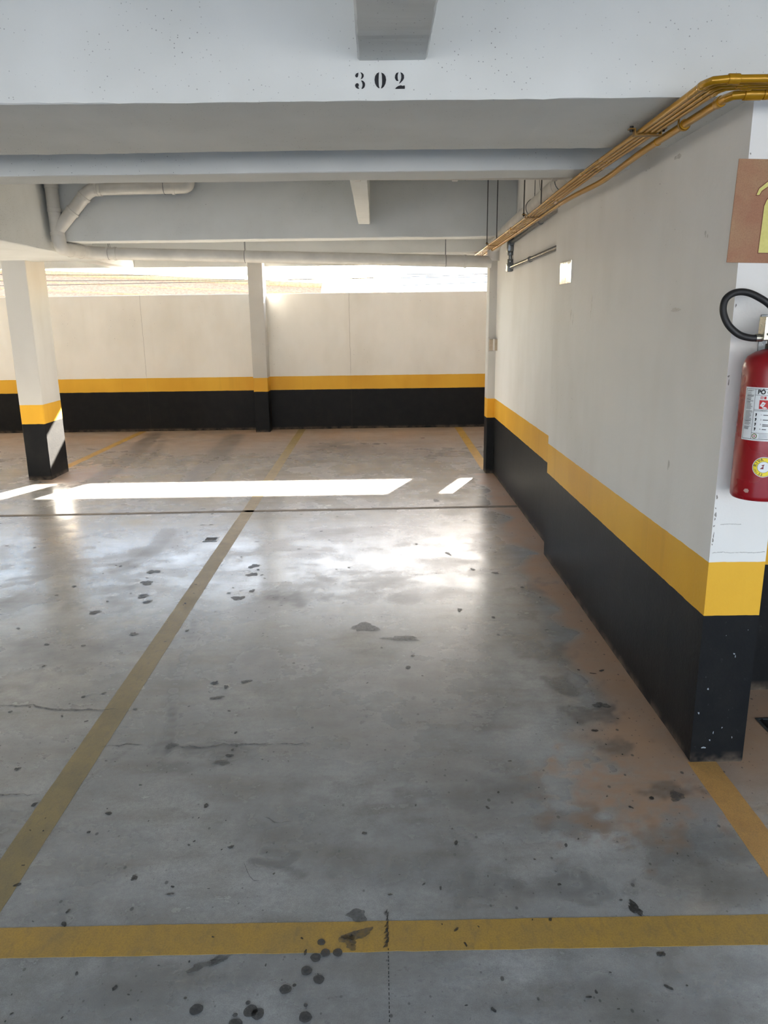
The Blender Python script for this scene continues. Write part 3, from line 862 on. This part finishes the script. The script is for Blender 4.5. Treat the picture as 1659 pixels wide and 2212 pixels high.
# straps and hangers
def strap(parent, p, r, ztop, axis, m=M_galv):
    p = Vector(p)
    n = 24
    u = Vector((0, 1, 0)) if axis == 0 else Vector((1, 0, 0))
    ring = [p + (u * math.cos(2 * PI * k / n) + Vector((0, 0, math.sin(2 * PI * k / n)))) * (r + 0.002) for k in range(n + 1)]
    part(tube('strap', ring, 0.0024, m, None, 6), parent)
    part(tube('hanger_wire', [p + Vector((0, 0, r)), Vector((p.x, p.y, ztop))], 0.0026, m, None, 6), parent)
    part(tube('hanger_wire', [p + u * r * 0.98, Vector((p.x, p.y, p.z + (ztop - p.z) * .6)) + u * 0.012, Vector((p.x, p.y, ztop))], 0.0018, m, None, 6), parent)
for xx in (-2.39, -1.175, 0.625):
    strap(pipe, run0.lerp(run1, (xx - run0.x) / (run1.x - run0.x)), R, 2.75, 0)
strap(pipe, (-1.735, PY, 2.6537), R, 2.75, 0)

pipe2 = empty('drain_pipe', (1.05, 4.3, 2.34))
tag(pipe2, 'white drain pipe running along the top of the side wall above the conduits', 'pipe')
p_path = [(-0.19, 4.30, 2.75), (-0.19, 4.30, 2.350), (1.066, 4.30, 2.338), (1.066, 6.98, 2.240), (1.055, 7.19, 2.20), (1.055, 7.20, 2.075)]
pl('pipe_run', fillet(p_path, 0.08, 8), R + 0.003, parent=pipe2)
def run_z(yv): return 2.338 - (yv - 4.3) * 0.0366
for p, dd in (((-0.09, 4.30, 2.349), (1, 0, 0)), ((0.42, 4.30, 2.344), (1, 0, 0)), ((0.94, 4.30, 2.339), (1, 0, 0))):
    collar(pipe2, 'socket', M_pvc, p, dd, R + 0.010, 0.03)
for yv in (4.42, 4.72, 6.90):
    collar(pipe2, 'socket', M_pvc, (1.066, yv, run_z(yv)), (0, 1, -.037), R + 0.006, 0.03)
for yv in (4.60, 5.45): strap(pipe2, (1.066, yv, run_z(yv)), R + .003, 2.75, 1)

# ------------------------------------------------------------------ yellow conduits
ZC = 2.192
def row_x(yv): return float(np.interp(yv, [2.2, 2.8, 3.3, 3.9, 4.5, 5.0, 6.0, 7.0, 9.0], [0.917, 0.921, 0.924, 0.933, 0.948, 0.960, 0.974, 0.985, 1.008]))
def row_z(yv): return ZC - 0.006 * max(0, yv - 3.6)
NAMES4 = ['outermost thin yellow conduit of the overhead row, turning first at the front',
          'second thin yellow conduit from the open side of the overhead row',
          'third thin yellow conduit from the open side of the overhead row',
          'thin yellow conduit of the overhead row closest to the wall']
for i in range(4):
    off = (i - 1.5) * 0.0187
    ty = 2.210 + 0.0235 * i
    rr = 0.0106 if i == 0 else 0.0076
    pts = [(2.6, ty - .004, ZC + 0.004), (row_x(ty) + off * 1.15, ty, ZC), (row_x(2.8) + off, 2.8, ZC)]
    path = fillet(pts, 0.045, 2)[:-1]
    for yv in np.linspace(2.8, 8.6, 40):
        path.append(Vector((row_x(yv) + off, yv, row_z(yv))))
    rad = [rr if p.y < 2.6 else 0.0076 for p in path]
    e = empty('conduit', path[-1])
    part(tube('conduit_run', path, rad, M_cond, None, 12), e)
    p1 = Vector(pts[1])
    collar(e, 'coupling', M_cond, p1 + Vector((0.060, -0.0004, 0)), (1, 0, 0), rr + .0028, 0.03, 14)
    collar(e, 'coupling', M_cond, p1 + Vector((0.001, 0.062, 0)), (0, 1, 0), rr + .0010, 0.02, 14)
    if i == 0: collar(e, 'coupling', M_cond, (row_x(5.6) + off, 5.6, row_z(5.6)), (0, 1, 0), .0105, 0.03, 14)
    tag(e, NAMES4[i], 'conduit', group='row of thin yellow conduits under the beams')

e = empty('thick_conduit', (0.98, 2.35, 2.18))
tag(e, 'thicker yellow conduit bowing beside the row of thin conduits', 'conduit')
tp = fillet([(2.6, 2.318, 2.186), (0.992, 2.322, 2.184), (0.992, 2.50, 2.183)], 0.04, 2)[:-1]
tp += smooth_path([(0.992, 2.50, 2.183), (0.991, 2.65, 2.182), (0.993, 3.0, 2.181), (1.000, 3.28, 2.177), (1.008, 3.63, 2.170), (1.000, 4.02, 2.175), (1.000, 4.32, 2.179), (1.006, 4.6, 2.180), (1.012, 5.0, 2.178), (1.023, 6.0, 2.171), (1.033, 7.0, 2.164), (1.052, 8.6, 2.156)], 6)
part(tube('conduit_run', tp, 0.0122, M_cond, None, 14), e)
for p, dd, r_, w_ in (((1.05, 2.322, 2.184), (1, 0, 0), .0165, .05), ((1.088, 2.322, 2.184), (1, 0, 0), .0155, .02), ((0.992, 2.402, 2.1835), (0, 1, 0), .0155, .03),
                      ((0.991, 2.655, 2.182), (0, 1, 0), .0155, .012), ((0.992, 2.90, 2.181), (0, 1, 0), .0138, .012)):
    collar(e, 'coupling', M_cond, p, dd, r_, w_, 16)
ring = [Vector((0.991 + math.cos(a) * 0.0185, 2.66, 2.184 + math.sin(a) * 0.0185)) for a in np.linspace(PI * 0.9, 2.25 * PI, 14)]
part(tube('clip', [Vector((0.974, 2.66, 2.219))] + ring, 0.003, M_brk, None, 6), e)

def bracket(yv, rods, label):
    xc, zb_ = row_x(yv), row_z(yv) - 0.0095
    e = empty('conduit_bracket', (xc, yv, zb_))
    bm = bmesh.new()                                   # hat-shaped channel, one bent strip
    pr = [(-0.064, 0.020), (-0.0425, 0.020), (-0.0425, 0.0), (0.0425, 0.0), (0.0425, 0.020), (0.062, 0.020)]
    pr2 = [(-0.064, 0.0165), (-0.046, 0.0165), (-0.046, -0.0035), (0.046, -0.0035), (0.046, 0.0165), (0.062, 0.0165)]
    poly_prism(bm, [(xc + u, zb_ + v) for u, v in pr + pr2[::-1]], lambda s_, t_, d: (s_, yv - 0.012 + d, t_), 0.024)
    part(from_bm('channel', bm, M_brk, None), e)
    sxs = (-0.054, min(0.052, 1.008 - xc) if rods else 0.052)
    for sx in sxs:
        part(tube('nut', [(xc + sx, yv, zb_ + 0.010), (xc + sx, yv, zb_ + 0.028)], 0.0065, M_dark, None, 6), e)
    if rods:
        for sx in sxs:
            part(tube('rod', [(xc + sx, yv, zb_ + 0.005), (xc + sx, yv, SZ)], 0.004, M_rod, None, 8), e)
    tag(e, label, 'bracket')
bracket(2.80, False, 'conduit bracket fixed flush under the wide front beam')
bracket(4.95, True, 'conduit bracket on two rods in front of the grey wall conduit')
bracket(6.72, True, 'conduit bracket on two rods closest to the deep beam')

# ------------------------------------------------------------------ grey steel conduit on the side wall
g = empty('wall_conduit', (1.165, 6.94, 2.0))
tag(g, 'grey steel conduit loop with junction boxes on the side wall', 'conduit')
GX, GR = 1.165, 0.0165
part(tube('conduit_run', [(GX, 5.0, 2.257), (GX, 6.90, 2.202)], GR, M_galv, None, 14), g)
part(tube('conduit_run', [(GX, 5.06, 2.016), (GX, 6.92, 1.998)], GR, M_galv, None, 14), g)
part(tube('conduit_run', [(GX, 6.945, 2.005), (GX, 6.945, 2.24)], GR - .002, M_galv, None, 14), g)
for zc, zz0, zz1 in ((2.2, 2.13, 2.265), (2.0, 1.965, 2.04)):
    bm = bmesh.new()
    add_box(bm, 1.138, 1.186, 6.905, 6.990, zz0, zz1, 0.008)
    part(from_bm('junction_box', bm, M_galv, None, True), g)
    for (p, dd) in (((GX, 6.945, zz0 - 0.012), (0, 0, 1)), ((GX, 6.945, zz1 + 0.012), (0, 0, 1)), ((GX, 6.90, zc), (0, 1, 0))):
        if zc == 2.0 and p[2] < zz0: continue
        collar(g, 'coupling', M_galv, p, dd, GR + 0.008, 0.035, 14)
    if zc == 2.0:
        bm = bmesh.new()
        add_box(bm, 1.140, 1.184, 6.990, 7.008, 1.968, 2.036, 0.004)
        part(from_bm('cover', bm, M_chrome, None), g)['label'] = 'bright metal cover'
for yv, z_ in ((6.05, 2.0064), (5.72, 2.236)):
    collar(g, 'coupling', M_galv, (GX, yv, z_), (0, 1, 0), GR + 0.005, 0.05, 14)
bm = bmesh.new(); add_box(bm, 1.150, 1.186, 5.035, 5.055, 1.985, 2.07, 0.001)
part(from_bm('end_plate', bm, M_galv, None), g)

tag(box('wall_plate', 1.117, 1.1245, 4.572, 4.842, 1.775, 1.902, M_plate, bev=0.002), 'polished rectangular metal plate on the side wall reflecting daylight', 'plate')

jb = empty('electrical_box', (1.145, 7.80, 1.258))
tag(jb, 'small beige electrical box on the wall-end column', 'box')
bm = bmesh.new(); add_box(bm, 1.118, 1.168, 7.772, 7.807, 1.258, 1.366, 0.003); part(from_bm('body', bm, M_beige, None), jb)
bm = bmesh.new(); add_box(bm, 1.160, 1.187, 7.700, 7.772, 1.260, 1.368, 0.003); part(from_bm('body', bm, M_beige, None), jb)
bm = bmesh.new(); add_box(bm, 1.152, 1.161, 7.698, 7.774, 1.256, 1.372, 0.002); part(from_bm('cover', bm, M_pvc, None), jb)

# ------------------------------------------------------------------ floor drains
def drain(cx, cy, sx, sy, label, ang=0.0):
    e = empty('floor_drain', (cx, cy, 0.0))
    bm = bmesh.new()
    t_ = 0.010
    qo, qi = [(-sx, -sy), (sx, -sy), (sx, sy), (-sx, sy)], [(-sx + t_, -sy + t_), (sx - t_, -sy + t_), (sx - t_, sy - t_), (-sx + t_, sy - t_)]
    vv = [[bm.verts.new((*p, z_)) for p in q] for q, z_ in ((qo, .0005), (qo, .004), (qi, .004), (qi, .0005))]
    for u in range(4):
        for w_ in range(4):
            bm.faces.new((vv[u][w_], vv[u][(w_ + 1) % 4], vv[(u + 1) % 4][(w_ + 1) % 4], vv[(u + 1) % 4][w_]))
    from_bm('frame', bm, M_galv, e)
    bm = bmesh.new(); add_box(bm, -sx + t_, sx - t_, -sy + t_, sy - t_, 0.0002, 0.001); from_bm('well', bm, M_dark, e)
    n = 7
    for k in range(n):
        xx = -sx + t_ + (2 * sx - 2 * t_) * (k + 0.5) / n
        bm = bmesh.new(); add_box(bm, xx - 0.0032, xx + 0.0032, -sy + t_, sy - t_, 0.0012, 0.0034)
        from_bm('grate_bar', bm, M_dark, e)
    e.rotation_euler.z = ang
    tag(e, label, 'drain')
drain(-1.265, 5.483, 0.052, 0.053, 'small square floor drain beside the worn bay line')
drain(1.62, 2.70, 0.11, 0.075, 'floor drain grate behind the pier at the frame edge')

# ------------------------------------------------------------------ sign
sg = empty('extinguisher_sign', (1.236, 2.4735, 1.745))
tag(sg, 'brown square sign with pale yellow fire extinguisher symbol on the pier', 'sign')
bm = bmesh.new(); add_box(bm, -0.150, 0.150, -0.0035, 0.0, 0.0, 0.297, 0.0008); from_bm('board', bm, M_sign, sg)
def sgp(name, pts, m, d0, d1):
    bm = bmesh.new(); poly_prism(bm, pts, lambda s, t_, d: (s, -0.0035 - d0 - d, t_), d1); return from_bm(name, bm, m, sg)
body = [(-0.056, 0.030), (0.056, 0.030), (0.056, 0.165), (0.050, 0.183), (0.036, 0.197), (0.018, 0.203), (-0.018, 0.203), (-0.036, 0.197), (-0.050, 0.183), (-0.056, 0.165)]
hosep = [(-0.084, 0.196), (-0.076, 0.196), (-0.070, 0.208), (-0.020, 0.244), (0.03, 0.246), (0.03, 0.264), (-0.022, 0.262), (-0.078, 0.214)]
grow = lambda p, k, cx, cy: [(cx + (a - cx) * (1 + k / max(0.02, abs(a - cx))), cy + (b - cy) * (1 + k / max(.02, abs(b - cy)))) for a, b in p]
sgp('symbol_outline', grow(body, 0.0022, 0, 0.12), M_signr, 0, 0.0006)
sgp('symbol_outline', [(-0.0865, 0.1935), (-0.0745, 0.1935), (-0.068, 0.206), (-0.0195, 0.2415), (0.0322, 0.2435), (0.0322, 0.2665), (-0.0225, 0.2645), (-0.0805, 0.2155)], M_signr, 0, 0.0006)
sgp('symbol', body, M_signy, 0.0006, 0.0007)
sgp('symbol', hosep, M_signy, 0.0006, 0.0007)
sgp('symbol', [(-0.012, 0.208), (0.012, 0.208), (0.012, 0.243), (-0.012, 0.243)], M_signy, 0.0006, 0.0006)
sg.rotation_euler.y = math.radians(1.6)

# ------------------------------------------------------------------ fire extinguisher
EX, EY, EZ = 1.212, 2.372, 1.026
ER = 0.082
ex = empty('fire_extinguisher', (EX, EY, EZ))
tag(ex, 'red fire extinguisher with black hose hung on the pier', 'fire extinguisher')
prof = [(0, 0.004), (0.060, 0.004), (0.0765, 0.0), (ER - 0.001, 0.006), (ER, 0.014), (ER, 0.405), (ER - 0.003, 0.424), (0.070, 0.441), (0.050, 0.454), (0.030, 0.461), (0.020, 0.464), (0, 0.465)]
lathe('cylinder', prof, M_red, ex, 56)
lathe('neck_ring', [(0, 0.462), (0.024, 0.462), (0.024, 0.478), (0.019, 0.480), (0.019, 0.492), (0, 0.492)], M_dark, ex, 28)
bm = bmesh.new()
add_tube(bm, [(0, 0, 0.488), (0, 0, 0.545)], 0.017, 18)
add_box(bm, -0.022, 0.022, -0.020, 0.016, 0.500, 0.540, 0.004)
add_tube(bm, [(-0.018, -0.002, 0.498), (-0.046, -0.004, 0.497)], 0.010, 14)
from_bm('valve', bm, M_chrome, ex, True)
bm = bmesh.new()
add_box(bm, -0.046, -0.020, -0.026, -0.022, 0.490, 0.560, 0.002)
add_box(bm, -0.046, -0.043, -0.024, 0.014, 0.490, 0.560, 0.0012)
add_box(bm, -0.030, -0.020, -0.030, -0.026, 0.490, 0.566, 0.002)
from_bm('bracket_plate', bm, M_chrome, ex)
for (sx, sz) in ((-0.026, 0.553), (-0.033, 0.508)):
    bm = bmesh.new(); add_tube(bm, [(sx, -0.026, sz), (sx, -0.032, sz)], 0.004, 8); from_bm('screw', bm, M_galv, ex)
bm = bmesh.new()
add_box(bm, -0.014, 0.090, -0.010, 0.010, 0.560, 0.568, 0.002, Matrix.Translation((0, 0, 0.564)) @ Matrix.Rotation(-0.12, 4, 'Y') @ Matrix.Translation((0, 0, -0.564)))
from_bm('handle', bm, M_chrome, ex)
bm = bmesh.new()
add_box(bm, -0.010, 0.085, -0.009, 0.009, 0.520, 0.526, 0.002)
from_bm('lever', bm, M_chrome, ex)
# wall hook
bm = bmesh.new()
add_box(bm, 0.0, 0.024, 0.097, 0.1015, 0.44, 0.565, 0.001)
add_box(bm, 0.002, 0.020, 0.012, 0.099, 0.545, 0.552, 0.001)
from_bm('wall_hook', bm, M_galv, ex)
# hose: leaves the valve to the side, loops up and over, down the far side
H0 = [(-0.046, -0.004, 0.497), (-0.075, 0.0, 0.497), (-0.108, 0.008, 0.508), (-0.140, 0.016, 0.538), (-0.156, 0.022, 0.578), (-0.150, 0.026, 0.612), (-0.125, 0.028, 0.630),
      (-0.092, 0.026, 0.632), (-0.055, 0.022, 0.618), (-0.012, 0.016, 0.588), (0.04, 0.0, 0.52), (0.080, -0.01, 0.44), (0.098, -0.01, 0.33), (0.098, -0.008, 0.18), (0.096, -0.006, 0.10)]
tube('hose', smooth_path(H0, 10), 0.0105, M_rubber, ex, 18)
tube('hose_fitting', [(-0.040, -0.003, 0.497), (-0.060, -0.002, 0.497)], 0.0118, M_chrome, ex, 16)
tube('nozzle', [(0.096, -0.006, 0.11), (0.096, -0.006, 0.04)], [0.011, 0.015], M_dark, ex, 16)
bm = bmesh.new()
add_tube(bm, [(0.060, -0.05, 0.16), (0.092, -0.022, 0.16), (0.110, 0.0, 0.16), (0.092, 0.012, 0.16)], 0.003, 6); from_bm('hose_clip', bm, M_galv, ex)

# wrapped graphics: s runs along the surface from the edge of the label, t downwards from its top
A0 = math.radians(194)                       # angle of the label's edge on the cylinder (camera side is 270)
def wrap(s, zt, d):
    a = A0 + s / ER
    return ((ER + d) * math.cos(a), (ER + d) * math.sin(a), zt)
def wrap_rect(bm, s0, s1, z0, z1, d):
    n = max(1, int((s1 - s0) / 0.006))
    lo = [bm.verts.new(wrap(s0 + (s1 - s0) * i / n, z0, d)) for i in range(n + 1)]
    hi = [bm.verts.new(wrap(s0 + (s1 - s0) * i / n, z1, d)) for i in range(n + 1)]
    for i in range(n): bm.faces.new((lo[i], lo[i + 1], hi[i + 1], hi[i]))
def wrap_poly(bm, pts, d):
    bm.faces.new([bm.verts.new(wrap(s, z_, d)) for s, z_ in pts])
def wrap_text(bm, txt, size, s, z_, d, sx=1.0, bold=0.0):
    v, f = text_polys(txt, size)
    for off in ((0, 0),) if not bold else ((0, 0), (bold, 0), (0, bold), (bold, bold)):
        bv = [bm.verts.new(wrap(s + a * sx + off[0], z_ + b + off[1], d + (off[0] + off[1]) * 0.02)) for a, b in v]
        for q in f:
            try: bm.faces.new([bv[i] for i in q])
            except ValueError: pass
ZT, ZB = 0.352, 0.190
LW = 0.170
lab = bmesh.new(); wrap_rect(lab, 0, LW, ZB, ZT, 0.0006)
label = from_bm('label', lab, M_paper, ex, True); label['label'] = 'white printed instruction label'
def ink(name, m, fn):
    bm = bmesh.new(); fn(bm); return from_bm(name, bm, m, label)
D1 = 0.0010
def frame_lines(bm):
    a, b, lw = 0.004, LW - 0.004, 0.0011
    wrap_rect(bm, a, b, ZT - 0.0055, ZT - 0.0044, D1); wrap_rect(bm, a, b, ZB + 0.0044, ZB + 0.0055, D1)
    wrap_rect(bm, a, a + lw, ZB + .005, ZT - .005, D1); wrap_rect(bm, b - lw, b, ZB + .005, ZT - .005, D1)
    wrap_rect(bm, 0.0335, 0.0345, ZB + .005, ZT - .005, D1)
    wrap_rect(bm, 0.0335, b, ZT - 0.0235, ZT - 0.0226, D1)
    wrap_rect(bm, 0.0335, b, ZB + 0.0235, ZB + 0.0245, D1)
ink('border', M_ink, frame_lines)
def small_print(bm):
    r = np.random.default_rng(5)
    z_ = ZT - 0.009
    while z_ > ZB + 0.034:
        k = r.random()
        L = 0.024 * (0.55 + 0.45 * r.random())
        h = 0.0012 if k < 0.85 else 0.0026
        if k > 0.06: wrap_rect(bm, 0.0072, 0.0072 + L, z_ - h, z_, D1)
        z_ -= h + 0.0011
ink('small_print', M_inkg, small_print)['kind'] = 'stuff'
ink('lettering', M_ink, lambda bm: wrap_text(bm, 'P\u00d3 Q', 0.0180, 0.0400, ZT - 0.0200, D1, 0.92, 0.0014))
ink('class_mark', M_inkr, lambda bm: (wrap_rect(bm, 0.0505, 0.0575, ZT - 0.0345, ZT - 0.0262, D1), wrap_rect(bm, 0.0600, 0.0660, ZT - 0.0345, ZT - 0.0262, D1)))
ink('lettering', M_paper, lambda bm: wrap_text(bm, 'B', 0.0085, 0.0516, ZT - 0.0335, D1 + .0004, 1.0, 0.0002))
ink('pictogram_field', M_inkr, lambda bm: wrap_rect(bm, 0.0480, 0.0800, ZT - 0.0640, ZT - 0.0375, D1))
ink('pictogram', M_paper, lambda bm: (wrap_poly(bm, [(0.0500, ZT - 0.0550), (0.0570, ZT - 0.0420), (0.0660, ZT - 0.0460), (0.0590, ZT - 0.0590)], D1 + .0003),
                                       wrap_poly(bm, [(0.0560, ZT - 0.0610), (0.0640, ZT - 0.0570), (0.0720, ZT - 0.0615), (0.0640, ZT - 0.0632)], D1 + .0003)))
ink('heading_bar', M_inkp, lambda bm: wrap_rect(bm, 0.0350, LW - 0.006, ZT - 0.0720, ZT - 0.0655, D1))
ink('lettering', M_ink, lambda bm: wrap_text(bm, 'I N S T', 0.0052, 0.0530, ZT - 0.0708, D1 + .0003, 1.1, 0.0001))
def rows(bm):
    for k in range(4):
        zt = ZT - 0.0785 - k * 0.0145
        wrap_poly(bm, [(0.0400, zt), (0.0440, zt + 0.0015), (0.0450, zt - 0.003), (0.0425, zt - 0.009), (0.0405, zt - 0.0085), (0.0412, zt - 0.004)], D1)
        for q in range(2 if k == 2 else 1):
            wrap_rect(bm, 0.0625, 0.1100 - 0.012 * k, zt - 0.0050 - q * .0042, zt - 0.0028 - q * .0042, D1)
ink('instruction_marks', M_ink, rows)['kind'] = 'stuff'
for k in range(4):
    ink('lettering', M_ink, lambda bm, k=k: wrap_text(bm, '%d-' % (k + 1), 0.0058, 0.0555, ZT - 0.0785 - k * 0.0145 - 0.0052, D1, 1.0, 0.0001))
def disc(bm, cs, cz, r, d, n=28, nr=5):
    """a round print that follows the curve of the cylinder"""
    c0 = bm.verts.new(wrap(cs, cz, d))
    prev = None
    for q in range(1, nr + 1):
        ring = [bm.verts.new(wrap(cs + r * q / nr * math.cos(2 * PI * k / n), cz + r * q / nr * math.sin(2 * PI * k / n), d)) for k in range(n)]
        for k in range(n):
            if prev is None: bm.faces.new((c0, ring[k], ring[(k + 1) % n]))
            else: bm.faces.new((prev[k], ring[k], ring[(k + 1) % n], prev[(k + 1) % n]))
        prev = ring
ink('seal_ring', M_inkgr, lambda bm: disc(bm, 0.0435, ZB + 0.0145, 0.0078, D1))
ink('seal_field', M_paper, lambda bm: disc(bm, 0.0435, ZB + 0.0145, 0.0052, D1 + .0003))
ink('seal_mark', M_inkr, lambda bm: disc(bm, 0.0435, ZB + 0.0145, 0.0026, D1 + .0006, 6))
ink('footer_print', M_ink, lambda bm: [wrap_rect(bm, 0.0555, 0.100 - .01 * (k % 2), ZB + 0.0195 - k * 0.0042, ZB + 0.0205 - k * 0.0042, D1) for k in range(4)])['kind'] = 'stuff'
# round service sticker
SC, SZc, SR = 0.079, 0.110, 0.0315
sb = bmesh.new(); disc(sb, SC, SZc, SR, 0.0006, 48)
st = from_bm('sticker', sb, M_paper, ex); st['label'] = 'round yellow and white service sticker'
def ink2(name, m, fn):
    bm = bmesh.new(); fn(bm); return from_bm(name, bm, m, st)
ink2('ring', M_ink, lambda bm: disc(bm, SC, SZc, SR * 0.945, 0.0009, 48))
ink2('ring', M_inky, lambda bm: disc(bm, SC, SZc, SR * 0.915, 0.0012, 48))
ink2('ring', M_ink, lambda bm: disc(bm, SC, SZc, SR * 0.565, 0.0015, 48))
ink2('centre', M_paper, lambda bm: disc(bm, SC, SZc, SR * 0.535, 0.0018, 48))
ink2('emblem', simple('ink_maroon', srgb(120, 24, 40), 0.5), lambda bm: (wrap_poly(bm, [(SC - 0.010, SZc - 0.006), (SC, SZc - 0.006), (SC, SZc + 0.002), (SC - 0.004, SZc + 0.0005)], 0.0021),
                                                                        wrap_poly(bm, [(SC - 0.007, SZc + 0.006), (SC - .001, SZc + 0.001), (SC + 0.002, SZc + 0.009)], 0.0021)))
def arc_text(bm, txt, size, r, a_start, a_step, d, inward=False):
    for k, ch in enumerate(txt):
        v, f = text_polys(ch, size)
        if not v: continue
        cx = (min(p[0] for p in v) + max(p[0] for p in v)) / 2
        a = a_start + a_step * k
        for bo in (0, 0.0004):
            ux, uz = (math.sin(a), -math.cos(a)) if not inward else (-math.sin(a), math.cos(a))
            vx, vz = (math.cos(a), math.sin(a)) if not inward else (-math.cos(a), -math.sin(a))
            bv = [bm.verts.new(wrap(SC + r * math.cos(a) + (p[0] - cx + bo) * ux + p[1] * vx, SZc + r * math.sin(a) + (p[0] - cx + bo) * uz + p[1] * vz, d + bo * .2)) for p in v]
            for q in f:
                try: bm.faces.new([bv[i] for i in q])
                except ValueError: pass
ink2('lettering', M_ink, lambda bm: arc_text(bm, 'RIVA', 0.0124, SR * 0.63, math.radians(168), -math.radians(20), 0.0016))
ink2('lettering', M_ink, lambda bm: arc_text(bm, '(91)', 0.0070, SR * 0.86, math.radians(200), math.radians(8.5), 0.0016, True))
ink2('lettering', M_ink, lambda bm: arc_text(bm, '33', 0.0110, SR * 0.88, math.radians(244), math.radians(16), 0.0016, True))
# chipped paint near the base
bm = bmesh.new(); wrap_poly(bm, [(0.028, 0.030), (0.032, 0.037), (0.041, 0.038), (0.045, 0.033), (0.043, 0.026), (0.035, 0.025)], 0.0005)
from_bm('paint_chip', bm, simple('bare_metal_chip', srgb(190, 150, 140), 0.5), ex)

# ------------------------------------------------------------------ outside
M_ground = simple('outside_paving', srgb(176, 168, 156), 0.9, var=0.06, scale=2)
tag(box('ground_outside', -120, 120, 11.6, 260, -3.2, -3.0, M_ground), 'pale paved ground beyond the rear wall', 'ground', kind='structure')
tag(box('ground_front', -60, 60, -60, -7, -0.2, 0.0, simple('front_yard_paving', srgb(142, 147, 154), 0.9, var=0.06, scale=2)), 'pale paved yard in front of the garage', 'ground', kind='structure')
t = NT('clay_roof_tiles')
n1 = t.noise(14, 5, 0.7)
t.base(t.mix(t.mapr(n1, 0.35, 0.7), srgb(158, 128, 98), srgb(120, 94, 70))); t.rough(0.9)
t.bump(n1, 0.3, 0.02); M_tile = t.m
M_render = simple('house_render', srgb(232, 226, 212), 0.9, var=0.03, scale=3)
# neighbour's house: an old roof whose ridge drops a little towards its end
HX0, HX1, HY = -20.0, -1.45, 22.0
def ridge_z(xv): return 2.86 - (xv + 9.0) * 0.0566
hs = empty('house', (HX0, HY, -3.0))
tag(hs, 'neighbouring house with a pale clay tiled roof beyond the rear wall', 'house')
PT = 0.70
bm = bmesh.new()
v = [bm.verts.new(p) for p in ((HX0, HY - 4, -3), (HX1 - .2, HY - 4, -3), (HX1 - .2, HY + 4, -3), (HX0, HY + 4, -3),
                               (HX0, HY - 4, ridge_z(HX0) - 4.2 * PT), (HX1 - .2, HY - 4, ridge_z(HX1) - 4.2 * PT), (HX1 - .2, HY + 4, ridge_z(HX1) - 4.2 * PT), (HX0, HY + 4, ridge_z(HX0) - 4.2 * PT),
                               (HX0, HY, ridge_z(HX0) - .15), (HX1 - .2, HY, ridge_z(HX1) - .15))]
for f in ((0, 1, 5, 4), (2, 3, 7, 6), (1, 2, 6, 9, 5), (3, 0, 4, 8, 7), (0, 3, 2, 1)): bm.faces.new([v[i] for i in f])
part(from_bm('wall', bm, M_render, None), hs)
NR = 14
for sgn in (1, -1):
    for k in range(NR):                              # overlapping tile courses
        bm = bmesh.new()
        s0, s1 = 4.5 * (k + 1.12) / NR, 4.5 * k / NR
        q = [Vector((xv, HY - sgn * sd, ridge_z(xv) - sd * PT + dz)) for xv, sd, dz in ((HX0, s1, 0), (HX1, s1, 0), (HX1, s0, .04), (HX0, s0, .04))]
        b_ = [bm.verts.new(p) for p in q] + [bm.verts.new(p - Vector((0, 0, .05))) for p in q]
        for f in ((0, 1, 2, 3), (7, 6, 5, 4), (0, 4, 5, 1), (1, 5, 6, 2), (2, 6, 7, 3), (3, 7, 4, 0)): bm.faces.new([b_[i] for i in f])
        part(from_bm('tile_course', bm, M_tile, None), hs)
part(tube('ridge', [(HX0, HY, ridge_z(HX0)), (HX1, HY, ridge_z(HX1))], 0.09, M_tile, None, 10), hs)
for sgn in (1, -1):
    part(tube('verge_trim', [(HX1 + .05, HY, ridge_z(HX1) + .03), (HX1 + .05, HY - sgn * 4.5, ridge_z(HX1) - 4.5 * PT)], 0.12, M_render, None, 8), hs)

# pale tower block far behind
M_tower = simple('tower_render', srgb(236, 234, 230), 0.9, var=0.02, scale=0.2)
M_glass = simple('tower_glass', srgb(196, 208, 220), 0.15, var=0.05, scale=0.5)
tw = empty('tower_block', (16, 150, -3))
tag(tw, 'pale high-rise building faintly visible in the bright sky', 'building')
bm = bmesh.new(); add_box(bm, -11, 11, 0, 14, 0, 26); from_bm('tower_wall', bm, M_tower, tw)
bm = bmesh.new(); add_box(bm, -1.1, 1.1, -0.06, 0.0, 0.0, 1.3); wme = from_bm('window', bm, M_glass, tw)
wme.location = (-9, 0, 4.5)
first = True
for fl in range(7):
    for cx in (-9, -5.5, -2.0, 2.0, 5.5, 9):
        if fl == 0 and cx == -9: continue
        w2 = wme.copy(); col.objects.link(w2); w2.parent = tw
        w2.location = (cx, 0, 4.5 + fl * 3.0)

# overhead power cables
for i, (p0, p1, sag) in enumerate((((-16, 14.2, 2.62), (14, 14.8, 2.40), .16), ((-16, 14.6, 2.50), (14, 15.4, 2.50), .2), ((-16, 14.0, 2.26), (14, 14.4, 2.66), .2), ((-0.6, 15.6, 2.16), (14, 16.2, 2.62), .02))):
    P = [Vector(p0).lerp(Vector(p1), k / 24) - Vector((0, 0, sag * 4 * (k / 24) * (1 - k / 24))) for k in range(25)]
    c_ = tube('power_cable', P, 0.006, M_dark, None, 6)
    tag(c_, ['uppermost power cable crossing above the neighbouring roof', 'power cable slanting past the neighbouring roof ridge', 'lowest power cable in front of the neighbouring roof',
             'power cable crossing the sky in front of the tower block'][i], 'cable', group='overhead power cables outside')
